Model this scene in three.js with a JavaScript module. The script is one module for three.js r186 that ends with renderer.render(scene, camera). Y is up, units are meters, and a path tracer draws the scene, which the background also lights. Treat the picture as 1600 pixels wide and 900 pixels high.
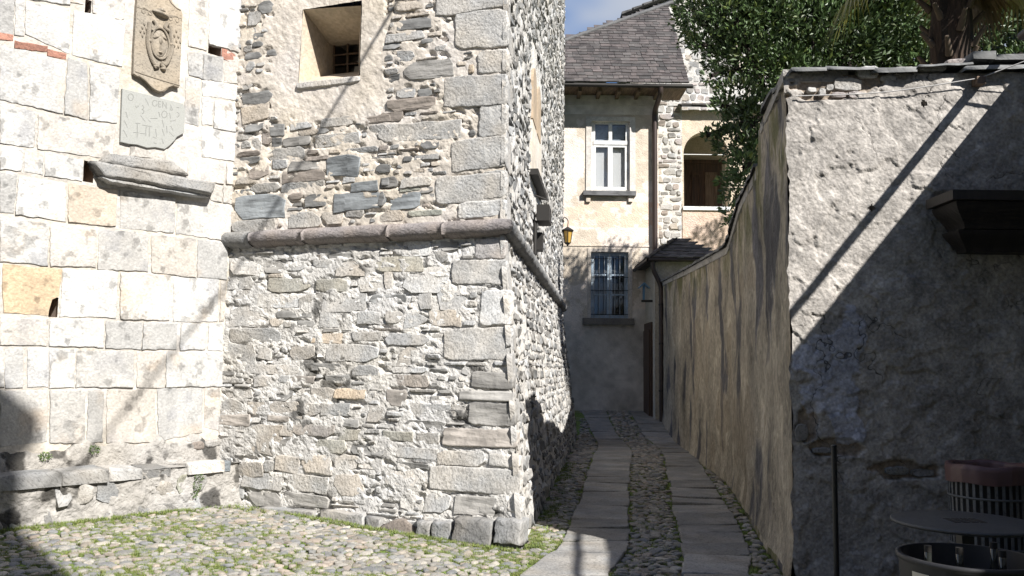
import * as THREE from 'three';
import { mergeGeometries, mergeVertices } from 'three/addons/utils/BufferGeometryUtils.js';

// ---------- camera, sky, sun, exposure ----------
const scene = new THREE.Scene();
const camera = new THREE.PerspectiveCamera(36.87, 16 / 9, 0.1, 400);
camera.position.set(0, 1.6, 0);
camera.rotation.order = 'YXZ';
camera.rotation.set(Math.atan(127 / 1350), 0, 0.0125);
camera.updateMatrixWorld(true);
const renderer = new THREE.WebGLRenderer({ antialias: true });
renderer.toneMapping = THREE.LinearToneMapping;
renderer.toneMappingExposure = 2.05;
renderer.shadowMap.enabled = true;
const SUN = new THREE.Vector3(0.472, 0.643, 0.604).normalize();
const sun = new THREE.DirectionalLight(0xfffbf5, 4.8);
sun.position.copy(SUN).multiplyScalar(60).add(new THREE.Vector3(0, 0, -12));
sun.target.position.set(0, 0, -12); scene.add(sun, sun.target);
sun.castShadow = true; sun.shadow.radius = 1; sun.shadow.mapSize.set(4096, 4096);
Object.assign(sun.shadow.camera, { left: -25, right: 25, top: 25, bottom: -25, near: 1, far: 140 });

// ---------- noise ----------
function rng(a) { return () => { a |= 0; a = a + 0x6D2B79F5 | 0; let t = Math.imul(a ^ a >>> 15, 1 | a); t = t + Math.imul(t ^ t >>> 7, 61 | t) ^ t; return ((t ^ t >>> 14) >>> 0) / 4294967296; }; }
const h3 = (x, y, z) => { let h = Math.imul(x, 374761393) ^ Math.imul(y, 668265263) ^ Math.imul(z, 2147483647 - 1274126177); h = Math.imul(h ^ h >>> 13, 1274126177); h ^= h >>> 16; h = Math.imul(h, 2246822519); return ((h ^ h >>> 15) >>> 0) / 4294967296; };
const sm = (t) => t * t * (3 - 2 * t);
function vn(x, y, z = 0, P = 0) {                     // value noise 0..1, periodic in x,y when P is set
  const X = Math.floor(x), Y = Math.floor(y), Z = Math.floor(z), a = sm(x - X), b = sm(y - Y), c = sm(z - Z);
  const w = P ? (k) => ((k % P) + P) % P : (k) => k;
  const x0 = w(X), x1 = w(X + 1), y0 = w(Y), y1 = w(Y + 1);
  const l = (p, q, t) => p + (q - p) * t;
  return l(l(l(h3(x0, y0, Z), h3(x1, y0, Z), a), l(h3(x0, y1, Z), h3(x1, y1, Z), a), b), l(l(h3(x0, y0, Z + 1), h3(x1, y0, Z + 1), a), l(h3(x0, y1, Z + 1), h3(x1, y1, Z + 1), a), b), c);
}
function vn2(x, y, s = 0, P = 0) {                    // 2-D, faster
  const X = Math.floor(x), Y = Math.floor(y), a = sm(x - X), b = sm(y - Y);
  let x0 = X, x1 = X + 1, y0 = Y, y1 = Y + 1;
  if (P) { x0 = ((x0 % P) + P) % P; x1 = ((x1 % P) + P) % P; y0 = ((y0 % P) + P) % P; y1 = ((y1 % P) + P) % P; }
  const p = h3(x0, y0, s), q = h3(x1, y0, s), r = h3(x0, y1, s), t = h3(x1, y1, s);
  const u = p + (q - p) * a, v = r + (t - r) * a; return u + (v - u) * b;
}
function fb(x, y, o = 4, s = 0, P = 0) { let v = 0, a = 0.5, n = 0; for (let i = 0; i < o; i++) { v += a * vn2(x, y, s + i * 17, P); n += a; a *= 0.5; x *= 2; y *= 2; P *= 2; } return v / n; }
const clamp = (v, a = 0, b = 1) => Math.min(b, Math.max(a, v));
const ss = (a, b, v) => sm(clamp((v - a) / (b - a)));
const lerp = (a, b, t) => a + (b - a) * t;
const V3 = (x, y, z) => new THREE.Vector3(x, y, z);

// ---------- sky: blue air with thin bright clouds ----------
{
  const W = 1024, H = 512, d = new Float32Array(W * H * 4);
  for (let j = 0; j < H; j++) for (let i = 0; i < W; i++) {
    const el = (j + 0.5) / H * Math.PI - Math.PI / 2, az = (i + 0.5) / W * 2 * Math.PI;
    const y = Math.sin(el), c = Math.cos(el);
    const t = Math.pow(clamp(y), 0.7);
    let r = lerp(0.58, 0.11, t), g = lerp(1.02, 0.33, t), b = lerp(1.75, 1.0, t);
    const px = Math.cos(az) * c / (Math.abs(y) + 0.25), pz = Math.sin(az) * c / (Math.abs(y) + 0.25);
    const cl = ss(0.46, 0.68, fb(px * 2.1 + 9.9, pz * 2.1 + 4.1, 5, 3)) * 0.8;
    r = lerp(r, 1.5, cl); g = lerp(g, 1.53, cl); b = lerp(b, 1.57, cl);
    if (y < 0) { r = 0.16; g = 0.15; b = 0.14; }
    const k = (j * W + i) * 4; d[k] = r; d[k + 1] = g; d[k + 2] = b; d[k + 3] = 1;
  }
  const t = new THREE.DataTexture(d, W, H, THREE.RGBAFormat, THREE.FloatType);
  t.mapping = THREE.EquirectangularReflectionMapping; t.magFilter = t.minFilter = THREE.LinearFilter; t.wrapS = THREE.RepeatWrapping; t.needsUpdate = true;
  scene.background = t; scene.environment = t;
}
const SKYK = 0.215; scene.backgroundIntensity = SKYK; scene.environmentIntensity = SKYK;

// ---------- helpers ----------
const ray = (px, py) => V3((px - 800) / 1350, (450 - py) / 1350, -1).applyQuaternion(camera.quaternion);   // used to survey points on the real planes
const EYE = camera.position.clone();
function hit(px, py, Q, N) { const d = ray(px, py); return EYE.clone().addScaledVector(d, Q.clone().sub(EYE).dot(N) / d.dot(N)); }
const atZ = (px, py, z) => hit(px, py, V3(0, 0, z), V3(0, 0, 1));
function frame(O, U, V) { U = U.clone().normalize(); const N = U.clone().cross(V).normalize(); V = N.clone().cross(U).normalize(); return { O: O.clone(), U, V, N, q: new THREE.Quaternion().setFromRotationMatrix(new THREE.Matrix4().makeBasis(U, V, N)) }; }
const toUV = (F, p) => { const d = p.clone().sub(F.O); return [d.dot(F.U), d.dot(F.V)]; };
const pxUV = (F, px, py) => toUV(F, hit(px, py, F.O, F.N));
const fromUV = (F, u, v, n = 0) => F.O.clone().addScaledVector(F.U, u).addScaledVector(F.V, v).addScaledVector(F.N, n);

const used = new Map();
function numbered(name) { const k = used.get(name) || 0; used.set(name, k + 1); return k ? name + '_' + String(k).padStart(3, '0') : name; }
function thing(name, label, category, pos, group) {
  const g = new THREE.Group(); g.name = numbered(name); g.position.copy(pos); scene.add(g);
  g.userData = { label, category }; if (group) g.userData.group = group; return g;
}
function setup(m) { m.castShadow = m.receiveShadow = true; return m; }
function put(parent, mesh, name) {                    // a mesh with world-space geometry, below a thing (offset) or a part
  mesh.name = name; setup(mesh); parent.add(mesh);
  if (parent.isGroup && parent.parent === scene) mesh.position.sub(parent.position);
  return mesh;
}
function planUV(g) {                                   // uv in metres from the dominant axis of each face
  g = g.index ? g.toNonIndexed() : g; const p = g.attributes.position, n = g.attributes.normal, uv = new Float32Array(p.count * 2);
  for (let i = 0; i < p.count; i++) {
    const ax = Math.abs(n.getX(i)), ay = Math.abs(n.getY(i)), az = Math.abs(n.getZ(i));
    const a = ax > ay && ax > az ? p.getZ(i) : p.getX(i), b = ay >= ax && ay >= az ? p.getZ(i) : p.getY(i);
    uv[2 * i] = a; uv[2 * i + 1] = b;
  }
  g.setAttribute('uv', new THREE.BufferAttribute(uv, 2)); return g;
}
function clean(g) { g = g.index ? g.toNonIndexed() : g; for (const k of Object.keys(g.attributes)) if (!['position', 'normal', 'uv', 'color'].includes(k)) g.deleteAttribute(k); return g; }
function merge(list) { list = (Array.isArray(list) ? list : [list]).map(clean); const hasC = list.every((g) => g.attributes.color); if (!hasC) list.forEach((g) => g.deleteAttribute('color')); return list.length === 1 ? list[0] : mergeGeometries(list); }
function obj(parent, name, geos, mat, uv = true) { let g = merge(geos); if (uv) g = planUV(g); return put(parent, new THREE.Mesh(g, mat), name); }
const bx = (x0, x1, y0, y1, z0, z1) => { const b = new THREE.BoxGeometry(Math.abs(x1 - x0), Math.abs(y1 - y0), Math.abs(z1 - z0)); b.translate((x0 + x1) / 2, (y0 + y1) / 2, (z0 + z1) / 2); return b; };
function bar(a, b, r, n = 8, r2 = r) { const d = b.clone().sub(a), g = new THREE.CylinderGeometry(r2, r, d.length(), n); g.applyQuaternion(new THREE.Quaternion().setFromUnitVectors(V3(0, 1, 0), d.clone().normalize())); g.translate((a.x + b.x) / 2, (a.y + b.y) / 2, (a.z + b.z) / 2); return g; }
const tube = (pts, r, seg = 24, n = 7) => new THREE.TubeGeometry(new THREE.CatmullRomCurve3(pts), seg, r, n);
function hexa(P) {                                     // 8 points: bottom 0-3 (ccw from above), top 4-7
  const q = [[0, 3, 2, 1], [4, 5, 6, 7], [0, 1, 5, 4], [1, 2, 6, 5], [2, 3, 7, 6], [3, 0, 4, 7]], pos = [];
  for (const [a, b, c, d] of q) for (const k of [a, b, c, a, c, d]) pos.push(P[k].x, P[k].y, P[k].z);
  const g = new THREE.BufferGeometry(); g.setAttribute('position', new THREE.Float32BufferAttribute(pos, 3)); g.computeVertexNormals(); g.setAttribute('uv', new THREE.Float32BufferAttribute(new Float32Array(pos.length / 3 * 2), 2)); return g;
}

// ---------- textures ----------
function tex(w, h, fn, rep, colour = true) {           // fn(u 0..1, v 0..1) -> [r,g,b] 0..1
  const d = new Uint8Array(w * h * 4);
  for (let j = 0; j < h; j++) for (let i = 0; i < w; i++) { const c = fn(i / w, j / h, i, j), k = (j * w + i) * 4; d[k] = clamp(c[0]) * 255; d[k + 1] = clamp(c[1]) * 255; d[k + 2] = clamp(c[2]) * 255; d[k + 3] = 255; }
  const t = new THREE.DataTexture(d, w, h); t.magFilter = THREE.LinearFilter; t.minFilter = THREE.LinearMipmapLinearFilter; t.generateMipmaps = true; t.wrapS = t.wrapT = THREE.RepeatWrapping;
  if (colour) t.colorSpace = THREE.SRGBColorSpace; t.repeat.set(rep, Array.isArray(rep) ? rep[1] : rep); if (Array.isArray(rep)) t.repeat.set(rep[0], rep[1]); t.needsUpdate = true; return t;
}
const g3 = (v) => [v, v, v];
const grainMap = tex(512, 512, (u, v) => { const a = fb(u * 6, v * 6, 5, 1, 6), s = h3(Math.floor(u * 512), Math.floor(v * 512), 7), s2 = fb(u * 90, v * 90, 2, 31, 90); const k = 0.81 + 0.22 * a + 0.16 * (s2 - 0.5) + 0.08 * (s - 0.5) - (s2 < 0.3 ? 0.1 : 0); const w = fb(u * 4, v * 4, 3, 77, 4) - 0.5; return [k + w * 0.05, k, k - w * 0.07]; }, 1);
const grainBump = tex(512, 512, (u, v) => g3(0.5 * fb(u * 8, v * 8, 5, 5, 8) + 0.5 * fb(u * 48, v * 48, 3, 9, 48)), 1, false);
const slateMap = tex(512, 512, (u, v) => { const a = fb(u * 3, v * 26, 4, 11, 26), b = fb(u * 7, v * 7, 4, 13, 7); const k = 0.68 + 0.45 * (a - 0.5) + 0.4 * b; return [k, k, k * 1.0]; }, 1);
const slateBump = tex(512, 512, (u, v) => g3(0.65 * fb(u * 4, v * 32, 4, 15, 32) + 0.35 * fb(u * 30, v * 30, 3, 19, 30)), 1, false);
const mortarMap = tex(1024, 1024, (u, v) => { const a = fb(u * 7, v * 7, 5, 21, 7), b = fb(u * 60, v * 60, 3, 23, 60), c = fb(u * 3, v * 3, 4, 29, 3); const k = 0.82 + 0.2 * a + 0.2 * (b - 0.5); return [k + 0.04 * (c - 0.5), k, k - 0.1 * (c - 0.5)]; }, 0.5);
const mortarBump = tex(1024, 1024, (u, v) => g3(0.5 * fb(u * 16, v * 16, 5, 25, 16) + 0.5 * fb(u * 90, v * 90, 3, 27, 90)), 0.5, false);
const ashlarMap = tex(1024, 1024, (u, v) => { const a = fb(u * 5, v * 5, 6, 201, 5), s = fb(u * 120, v * 120, 2, 203, 120), o = ss(0.52, 0.7, fb(u * 4, v * 4, 5, 207, 4)), gy2 = ss(0.55, 0.72, fb(u * 6, v * 6, 5, 211, 6)), dk = ss(0.62, 0.75, fb(u * 18, v * 18, 4, 213, 18)); let k = 0.92 + 0.12 * (a - 0.5) + 0.18 * (s - 0.5) - 0.17 * dk; return [k + 0.05 * o - 0.08 * gy2, k + 0.0 * o - 0.075 * gy2, k - 0.05 * o - 0.06 * gy2]; }, 0.5);
const lichenMap = tex(1024, 1024, (u, v) => { const a = fb(u * 7, v * 7, 5, 21, 7), b = fb(u * 60, v * 60, 3, 23, 60), c = fb(u * 3, v * 3, 4, 29, 3), l = ss(0.55, 0.68, fb(u * 11, v * 11, 5, 37, 11)) * ss(0.42, 0.6, fb(u * 3, v * 3, 3, 39, 3)); const k = (0.82 + 0.2 * a + 0.22 * (b - 0.5)) * (1 - 0.5 * l); return [k + 0.03 * (c - 0.5), k, k - 0.06 * (c - 0.5)]; }, 0.5);
const woodMap = tex(256, 512, (u, v) => { const k = 0.6 + 0.5 * (fb(u * 40, v * 4, 4, 41, 0) - 0.5) + 0.2 * fb(u * 8, v * 3, 3, 43); return [k, k * 0.97, k * 0.94]; }, 1);
const std = (o) => new THREE.MeshStandardMaterial(o);
const lin = (r, g, b) => new THREE.Color().setRGB(r, g, b);
const M = {
  stone: std({ vertexColors: true, map: grainMap, bumpMap: grainBump, bumpScale: 0.012, roughness: 0.93 }),
  ashlar: std({ vertexColors: true, map: ashlarMap, bumpMap: grainBump, bumpScale: 0.01, roughness: 0.93 }),
  slaty: std({ vertexColors: true, map: slateMap, bumpMap: slateBump, bumpScale: 0.012, roughness: 0.85 }),
  cream: std({ color: lin(0.64, 0.585, 0.52), map: mortarMap, bumpMap: mortarBump, bumpScale: 0.01, roughness: 0.96 }),
  lime: std({ color: lin(0.62, 0.6, 0.57), map: lichenMap, bumpMap: mortarBump, bumpScale: 0.02, roughness: 0.96 }),
  joint: std({ color: lin(0.52, 0.485, 0.44), map: mortarMap, bumpMap: mortarBump, bumpScale: 0.012, roughness: 0.96 }),
  limeLow: std({ color: lin(0.585, 0.57, 0.545), map: lichenMap, bumpMap: mortarBump, bumpScale: 0.022, roughness: 0.96 }),
  rough: std({ color: lin(0.36, 0.345, 0.325), map: lichenMap, bumpMap: mortarBump, bumpScale: 0.03, roughness: 0.97 }),
  iron: std({ color: lin(0.03, 0.028, 0.026), roughness: 0.6, metalness: 0.5 }),
  dark: std({ color: lin(0.02, 0.018, 0.016), roughness: 0.9 }),
  black: std({ color: lin(0.012, 0.012, 0.013), roughness: 0.35 }),
  pipe: std({ color: lin(0.06, 0.045, 0.04), roughness: 0.5, metalness: 0.4, map: grainMap }),
  glass: new THREE.MeshPhysicalMaterial({ color: lin(0.9, 0.93, 0.95), roughness: 0.05, transmission: 1, thickness: 0, ior: 1.5 }),
  wood: std({ color: lin(0.12, 0.07, 0.045), map: woodMap, roughness: 0.7 }),
  oldwood: std({ color: lin(0.3, 0.22, 0.16), map: woodMap, roughness: 0.8 }),
  white: std({ color: lin(0.74, 0.74, 0.73), roughness: 0.55, map: grainMap }),
  bluepaint: std({ color: lin(0.42, 0.52, 0.62), roughness: 0.5, map: grainMap }),
};
const PAL = {   // stone tones, linear
  w: [0.58, 0.57, 0.55], t: [0.46, 0.405, 0.34], g: [0.36, 0.355, 0.345], d: [0.175, 0.178, 0.178], b: [0.2, 0.225, 0.245], o: [0.56, 0.43, 0.29],
  n: [0.28, 0.235, 0.2], l: [0.33, 0.31, 0.24], r: [0.34, 0.17, 0.125], q: [0.45, 0.43, 0.4], c: [0.59, 0.555, 0.51], k: [0.27, 0.26, 0.245], e: [0.36, 0.36, 0.3], p: [0.39, 0.345, 0.325],
};

// ---------- stones ----------
const R0 = rng(12345);
function ringPoly(u0, v0, u1, v1, R, ex = 4, jit = 0.08, n = 16) {   // an uneven rounded block inside a box
  const cx = (u0 + u1) / 2, cy = (v0 + v1) / 2, a = (u1 - u0) / 2, b = (v1 - v0) / 2, out = [], ph = R() * 9, sk = (R() - 0.5) * 0.25 * b;
  const m = Math.min(a, b);
  for (let i = 0; i < n; i++) {
    const t = (i + 0.5 + (R() - 0.5) * 0.5) / n * Math.PI * 2, c = Math.cos(t), s = Math.sin(t);
    const k = Math.pow(Math.pow(Math.abs(c), ex) + Math.pow(Math.abs(s), ex), -1 / ex);
    const x = c * k * a, y = s * k * b;
    out.push([cx + x + (R() - 0.5) * 2 * jit * m, cy + y + (R() - 0.5) * 2 * jit * m + sk * (x / a)]);
  }
  return out;
}
function densify(poly, seg, R, jit) {
  const out = [];
  for (let i = 0; i < poly.length; i++) {
    const p = poly[i], q = poly[(i + 1) % poly.length], L = Math.hypot(q[0] - p[0], q[1] - p[1]), k = Math.max(1, Math.round(L / seg));
    for (let j = 0; j < k; j++) { const t = j / k; out.push([lerp(p[0], q[0], t) + (R() - 0.5) * jit, lerp(p[1], q[1], t) + (R() - 0.5) * jit]); }
  }
  return out;
}
function chunk(u0, v0, u1, v1, R, jit = 0.13) {   // a broken, angular piece: four corners, some knocked off
  const a = u1 - u0, b = v1 - v0, m = Math.min(a, b), out = [], j = () => (R() - 0.5) * 2 * jit * m;
  for (const [cx, cy, dx, dy] of [[u0, v0, 1, 1], [u1, v0, -1, 1], [u1, v1, -1, -1], [u0, v1, 1, -1]]) {
    const first = (dx > 0) === (dy > 0), k = R();
    if (k < 0.45) out.push([cx + j(), cy + j()]);
    else { const p = lerp(0.08, 0.42, R()) * Math.min(a, b * 1.8) * dx, q = lerp(0.15, 0.5, R()) * b * dy, e = [[cx + p, cy + j() * 0.5], [cx + j() * 0.5, cy + q]]; out.push(...(first ? e.reverse() : e)); }
  }
  return densify(out, Math.max(0.03, m * 0.45), R, m * 0.09);
}
let stoneSeed = 0;
function stoneGeo(poly, { z0 = -0.04, h = 0.02, bev = 0.012, rough = 0.008, freq = 9, slaty = false, col = [0.4, 0.4, 0.4], var: va = 0.08, lift = null }) {
  const id = ++stoneSeed; let A = 0; const n = poly.length;
  for (let i = 0; i < n; i++) { const p = poly[i], q = poly[(i + 1) % n]; A += p[0] * q[1] - q[0] * p[1]; }
  if (A < 0) poly = poly.slice().reverse();
  let x0 = 1e9, x1 = -1e9, y0 = 1e9, y1 = -1e9; for (const [x, y] of poly) { x0 = Math.min(x0, x); x1 = Math.max(x1, x); y0 = Math.min(y0, y); y1 = Math.max(y1, y); }
  const cx = (x0 + x1) / 2, cy = (y0 + y1) / 2, ha = (x1 - x0) / 2, hb = (y1 - y0) / 2, mb = Math.min(bev, 0.42 * Math.min(ha, hb));
  const rings = [[0, 0, 0], [0, 0.35, 1], [0.35, 0.85, 1], [1.2, 1, 1], ['s', 1, 1]], pos = [], uv = [], col3 = [], idx = [];
  const ou = h3(id, 3, 5) * 7, ov = h3(id, 9, 2) * 7, tilt = (h3(id, 4, 4) - 0.5) * rough * 2.2, tiltv = (h3(id, 5, 4) - 0.5) * rough * 2.2;
  const add = (x, y, zk, full, inr) => {
    const nz = slaty ? 0.6 * (vn(x * freq * 0.5 + id * 3.1, y * freq * 4, 1.7) - 0.5) + 0.4 * (vn(x * freq * 2, y * freq * 2, id * 2.3) - 0.5) : 0.65 * (vn(x * freq, y * freq, id * 2.3) - 0.5) + 0.35 * (vn(x * freq * 2.7, y * freq * 2.7, id * 1.3 + 8) - 0.5);
    let z = full ? zk * h + nz * 2 * rough * (inr ? 1 : 0.5) + tilt * (x - cx) / ha + tiltv * (y - cy) / hb : z0;
    if (lift) z += lift(x, y);
    pos.push(x, y, z); uv.push(x + ou + z * 0.7, y + ov + z * 0.7);
    const k = 1 + va * 2 * (vn(x * 7, y * 7, id * 5.1) - 0.5); col3.push(col[0] * k, col[1] * k, col[2] * k);
  };
  rings.forEach(([ins, zk, f], r) => {
    for (const [x, y] of poly) {
      const fx = ins === 's' ? 0.5 : 1 - ins * mb / ha, fy = ins === 's' ? 0.5 : 1 - ins * mb / hb;
      add(cx + (x - cx) * fx, cy + (y - cy) * fy, zk, f, r >= 3);
    }
  });
  add(cx, cy, 1, 1, true);
  const c = rings.length * n;
  for (let r = 0; r < rings.length - 1; r++) for (let i = 0; i < n; i++) { const a = r * n + i, b = r * n + (i + 1) % n; idx.push(a, b, a + n, b, b + n, a + n); }
  for (let i = 0; i < n; i++) idx.push((rings.length - 1) * n + i, (rings.length - 1) * n + (i + 1) % n, c);
  const g = new THREE.BufferGeometry();
  g.setAttribute('position', new THREE.Float32BufferAttribute(pos, 3)); g.setAttribute('uv', new THREE.Float32BufferAttribute(uv, 2)); g.setAttribute('color', new THREE.Float32BufferAttribute(col3, 3));
  g.setIndex(idx); g.computeVertexNormals(); return g;
}
function lay(parent, name, geo, mat, F) {              // a stone in its wall's frame
  const m = new THREE.Mesh(geo, mat); m.name = name; setup(m); m.quaternion.copy(F.q); m.position.copy(F.O);
  if (parent.isGroup && parent.parent === scene) m.position.sub(parent.position);
  parent.add(m); return m;
}
const paler = (c, f, k = [0.52, 0.505, 0.48]) => c.map((v, i) => lerp(v, k[i], f));
const tone = (ch, k) => { const c = PAL[ch]; return [c[0] * k, c[1] * k, c[2] * k]; };
class Occ {                                            // what is taken on a wall, 1.5 cm cells
  constructor(u0, v0, u1, v1) { this.c = 0.015; this.u0 = u0; this.v0 = v0; this.w = Math.ceil((u1 - u0) / this.c); this.h = Math.ceil((v1 - v0) / this.c); this.d = new Uint8Array(this.w * this.h); }
  cells(u0, v0, u1, v1, f) { for (let j = Math.floor((v0 - this.v0) / this.c); j <= (v1 - this.v0) / this.c; j++) for (let i = Math.floor((u0 - this.u0) / this.c); i <= (u1 - this.u0) / this.c; i++) f(i, j); }
  mark(u0, v0, u1, v1) { this.cells(u0, v0, u1, v1, (i, j) => { if (i >= 0 && j >= 0 && i < this.w && j < this.h) this.d[j * this.w + i] = 1; }); }
  free(u0, v0, u1, v1) { let n = 0, t = 0; this.cells(u0, v0, u1, v1, (i, j) => { t++; if (!(i >= 0 && j >= 0 && i < this.w && j < this.h) || this.d[j * this.w + i]) n++; }); return n / t < 0.06; }
}
function rubble(occ, [u0, v0, u1, v1], { hr = [0.05, 0.12], wr = [0.09, 0.3], gap = 0.018, keep = 0.9, pal = 'ggdtwn', R, inside = null }) {   // coursed small stones in what is left free
  const list = []; let v = v0;
  while (v < v1) {
    const hh = lerp(hr[0], hr[1], R()); let u = u0 - R() * 0.1;
    while (u < u1) {
      let w = lerp(wr[0], wr[1], R() * R()), h2 = hh * (0.7 + 0.4 * R()), vv = v + (R() - 0.5) * 0.03, placed = false;
      for (const k of [1, 0.6, 0.35]) {
        const ww = Math.max(0.05, w * k), kh = k < 0.5 ? h2 * 0.7 : h2;
        if (u + ww < u1 && vv + kh < v1 && occ.free(u, vv, u + ww, vv + kh) && (!inside || inside(u + ww / 2, vv + kh / 2))) {
          occ.mark(u, vv, u + ww + gap * 0.5, vv + kh + gap * 0.3); placed = true;
          if (R() < keep) list.push({ box: [u, vv, u + ww, vv + kh], ch: pal[Math.floor(R() * pal.length)] });
          u += ww + gap; break;
        }
      }
      if (!placed) u += 0.03;
    }
    v += hh + gap;
  }
  return list;
}
function patch(P00, P10, P01, P11, nu, nv, { amp = 0.012, fr = 5, N, hole = null, F, edge = 0.06, uvk = 1, extra = null }) {   // a rough sheet between four points
  const pos = [], uv = [], idx = [], a = V3(), b = V3();
  for (let j = 0; j <= nv; j++) for (let i = 0; i <= nu; i++) {
    const s = i / nu, t = j / nv; a.lerpVectors(P00, P10, s); b.lerpVectors(P01, P11, s); const p = a.lerp(b, t), [u, v] = toUV(F, p);
    const e = Math.min(1, Math.min(s, 1 - s) * nu / 2, Math.min(t, 1 - t) * nv / 2);
    let d = ((fb(u * fr, v * fr, 4, 51) - 0.5) * 2 * amp + (vn2(u * 31, v * 31, 57) - 0.5) * amp * 0.7) * e; if (extra) d += extra(u, v) * e;
    p.addScaledVector(N, d); pos.push(p.x, p.y, p.z); uv.push(u * uvk, v * uvk);
  }
  for (let j = 0; j < nv; j++) for (let i = 0; i < nu; i++) {
    const k = j * (nu + 1) + i;
    if (hole) { const q = [k, k + 1, k + nu + 1, k + nu + 2].map((m) => toUV(F, V3(pos[3 * m], pos[3 * m + 1], pos[3 * m + 2]))); if (hole((q[0][0] + q[3][0]) / 2, (q[0][1] + q[3][1]) / 2)) continue; }
    idx.push(k, k + 1, k + nu + 1, k + 1, k + nu + 2, k + nu + 1);
  }
  const g = new THREE.BufferGeometry(); g.setAttribute('position', new THREE.Float32BufferAttribute(pos, 3)); g.setAttribute('uv', new THREE.Float32BufferAttribute(uv, 2)); g.setIndex(idx); g.computeVertexNormals(); return g;
}
function stuffMesh(parent, name, geos, mat, F) { const m = lay(parent, name, merge(geos), mat, F); m.userData.kind = 'stuff'; return m; }
console.log('helpers ready');
// a rough sheet given in a wall's frame: u between two edges, v from v0 to v1, pushed out by lift(u,v)
function sheet(F, uL, uR, v0, v1, nu, nv, { amp = 0.012, fr = 5, lift = () => 0, hole = null, extra = null, back = 0 } = {}) {
  const pos = [], uv = [], idx = [], U = [], Vv = [];
  for (let j = 0; j <= nv; j++) for (let i = 0; i <= nu; i++) {
    const s = i / nu, t = j / nv, v = lerp(v0, v1, t), u = lerp(uL(v), uR(v), s), e = Math.min(1, Math.min(s, 1 - s) * nu / 2);
    let d = ((fb(u * fr + 40, v * fr + 40, 4, 51) - 0.5) * 2 * amp + (vn2(u * 31 + 99, v * 31 + 99, 57) - 0.5) * amp * 0.7) * e + lift(u, v) - back; if (extra) d += extra(u, v);
    const p = fromUV(F, u, v, d); pos.push(p.x, p.y, p.z); uv.push(u, v); U.push(u); Vv.push(v);
  }
  for (let j = 0; j < nv; j++) for (let i = 0; i < nu; i++) {
    const k = j * (nu + 1) + i, m = k + nu + 2;
    if (hole && hole((U[k] + U[m]) / 2, (Vv[k] + Vv[m]) / 2)) continue;
    idx.push(k, k + 1, k + nu + 1, k + 1, k + nu + 2, k + nu + 1);
  }
  const g = new THREE.BufferGeometry(); g.setAttribute('position', new THREE.Float32BufferAttribute(pos, 3)); g.setAttribute('uv', new THREE.Float32BufferAttribute(uv, 2)); g.setIndex(idx); g.computeVertexNormals(); return g;
}
function surfUV(F, lift, px, py) {                     // where a sight line meets a pushed-out wall
  let n = 0, r = null;
  for (let k = 0; k < 8; k++) { r = toUV(F, hit(px, py, fromUV(F, 0, 0, n), F.N)); n = lift(r[0], r[1]); }
  return r;
}

// ---------- ground ----------
function gy(x, z) {
  const left = lerp(0.09, -0.06, ss(-3.6, 0.1, x)) * (1 - ss(8, 14, -z)) * ss(2, 5, -z);
  return left + 0.02 * ss(9, 16, -z) + 0.45 * ss(18.5, 24.5, -z) + 0.04 * Math.max(0, -z - 24.5);
}
const dirtMap = tex(1024, 1024, (u, v) => {
  const a = fb(u * 8, v * 8, 5, 61, 8), b = fb(u * 70, v * 70, 3, 63, 70), m = ss(0.34, 0.52, fb(u * 5, v * 5, 5, 67, 5));
  const k = 0.3 + 0.2 * a + 0.25 * (b - 0.5); return [lerp(k * 1.1, 0.24 + b * 0.16, m), lerp(k * 1.0, 0.29 + b * 0.2, m), lerp(k * 0.86, 0.1 + b * 0.08, m)];
}, 0.4);
const soil = std({ color: 0xffffff, map: dirtMap, bumpMap: mortarBump, bumpScale: 0.03, roughness: 1 });
{
  const nx = 150, nz = 220, g = new THREE.PlaneGeometry(1, 1, nx, nz), p = g.attributes.position, uv = g.attributes.uv;
  for (let i = 0; i < p.count; i++) {
    const a = p.getX(i) * 2, b = p.getY(i) + 0.5; const x = Math.sign(a) * (Math.abs(a) * 7 + Math.pow(Math.abs(a), 6) * 110), z = 14 - b * 48 - Math.pow(b, 8) * 130;
    p.setXYZ(i, x, gy(x, z) + (fb(x * 3, z * 3, 3, 71) - 0.5) * 0.025 - 0.008, z); uv.setXY(i, x, z);
  }
  g.computeVertexNormals(); const m = new THREE.Mesh(g, soil); m.name = 'ground'; setup(m); m.userData = { kind: 'structure' }; scene.add(m);
}
const onGround = (px, py) => { let p = hit(px, py, V3(0, 0, 0), V3(0, 1, 0)); for (let k = 0; k < 8; k++) p = hit(px, py, V3(0, gy(p.x, p.z), 0), V3(0, 1, 0)); return p; };

// ---------- lane: two lines of stone slabs with cobbles between ----------
const lane = new THREE.Group(); lane.name = 'lane'; lane.userData = { kind: 'structure' }; scene.add(lane);
const edgeL0 = [[770, 960], [812, 900], [877, 853], [890, 820], [907, 780], [927, 713], [935, 698], [923, 682], [900, 662]];
const edgeL1 = [[925, 960], [960, 886], [980, 858], [982, 773], [985, 727], [985, 703], [976, 692], [963, 684], [940, 660]];
const edgeR0 = [[1060, 960], [1066, 880], [1066, 850], [1053, 797], [1043, 743], [1035, 707], [1022, 694], [1008, 686], [975, 663]];
const edgeR1 = [[1185, 960], [1172, 890], [1166, 847], [1135, 790], [1103, 740], [1080, 704], [1063, 692], [1045, 682], [1008, 662]];
function polyline(e) { const P = e.map(([a, b]) => onGround(a, b)); return new THREE.CatmullRomCurve3(P, false, 'centripetal'); }
const cL0 = polyline(edgeL0), cL1 = polyline(edgeL1), cR0 = polyline(edgeR0), cR1 = polyline(edgeR1);
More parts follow.
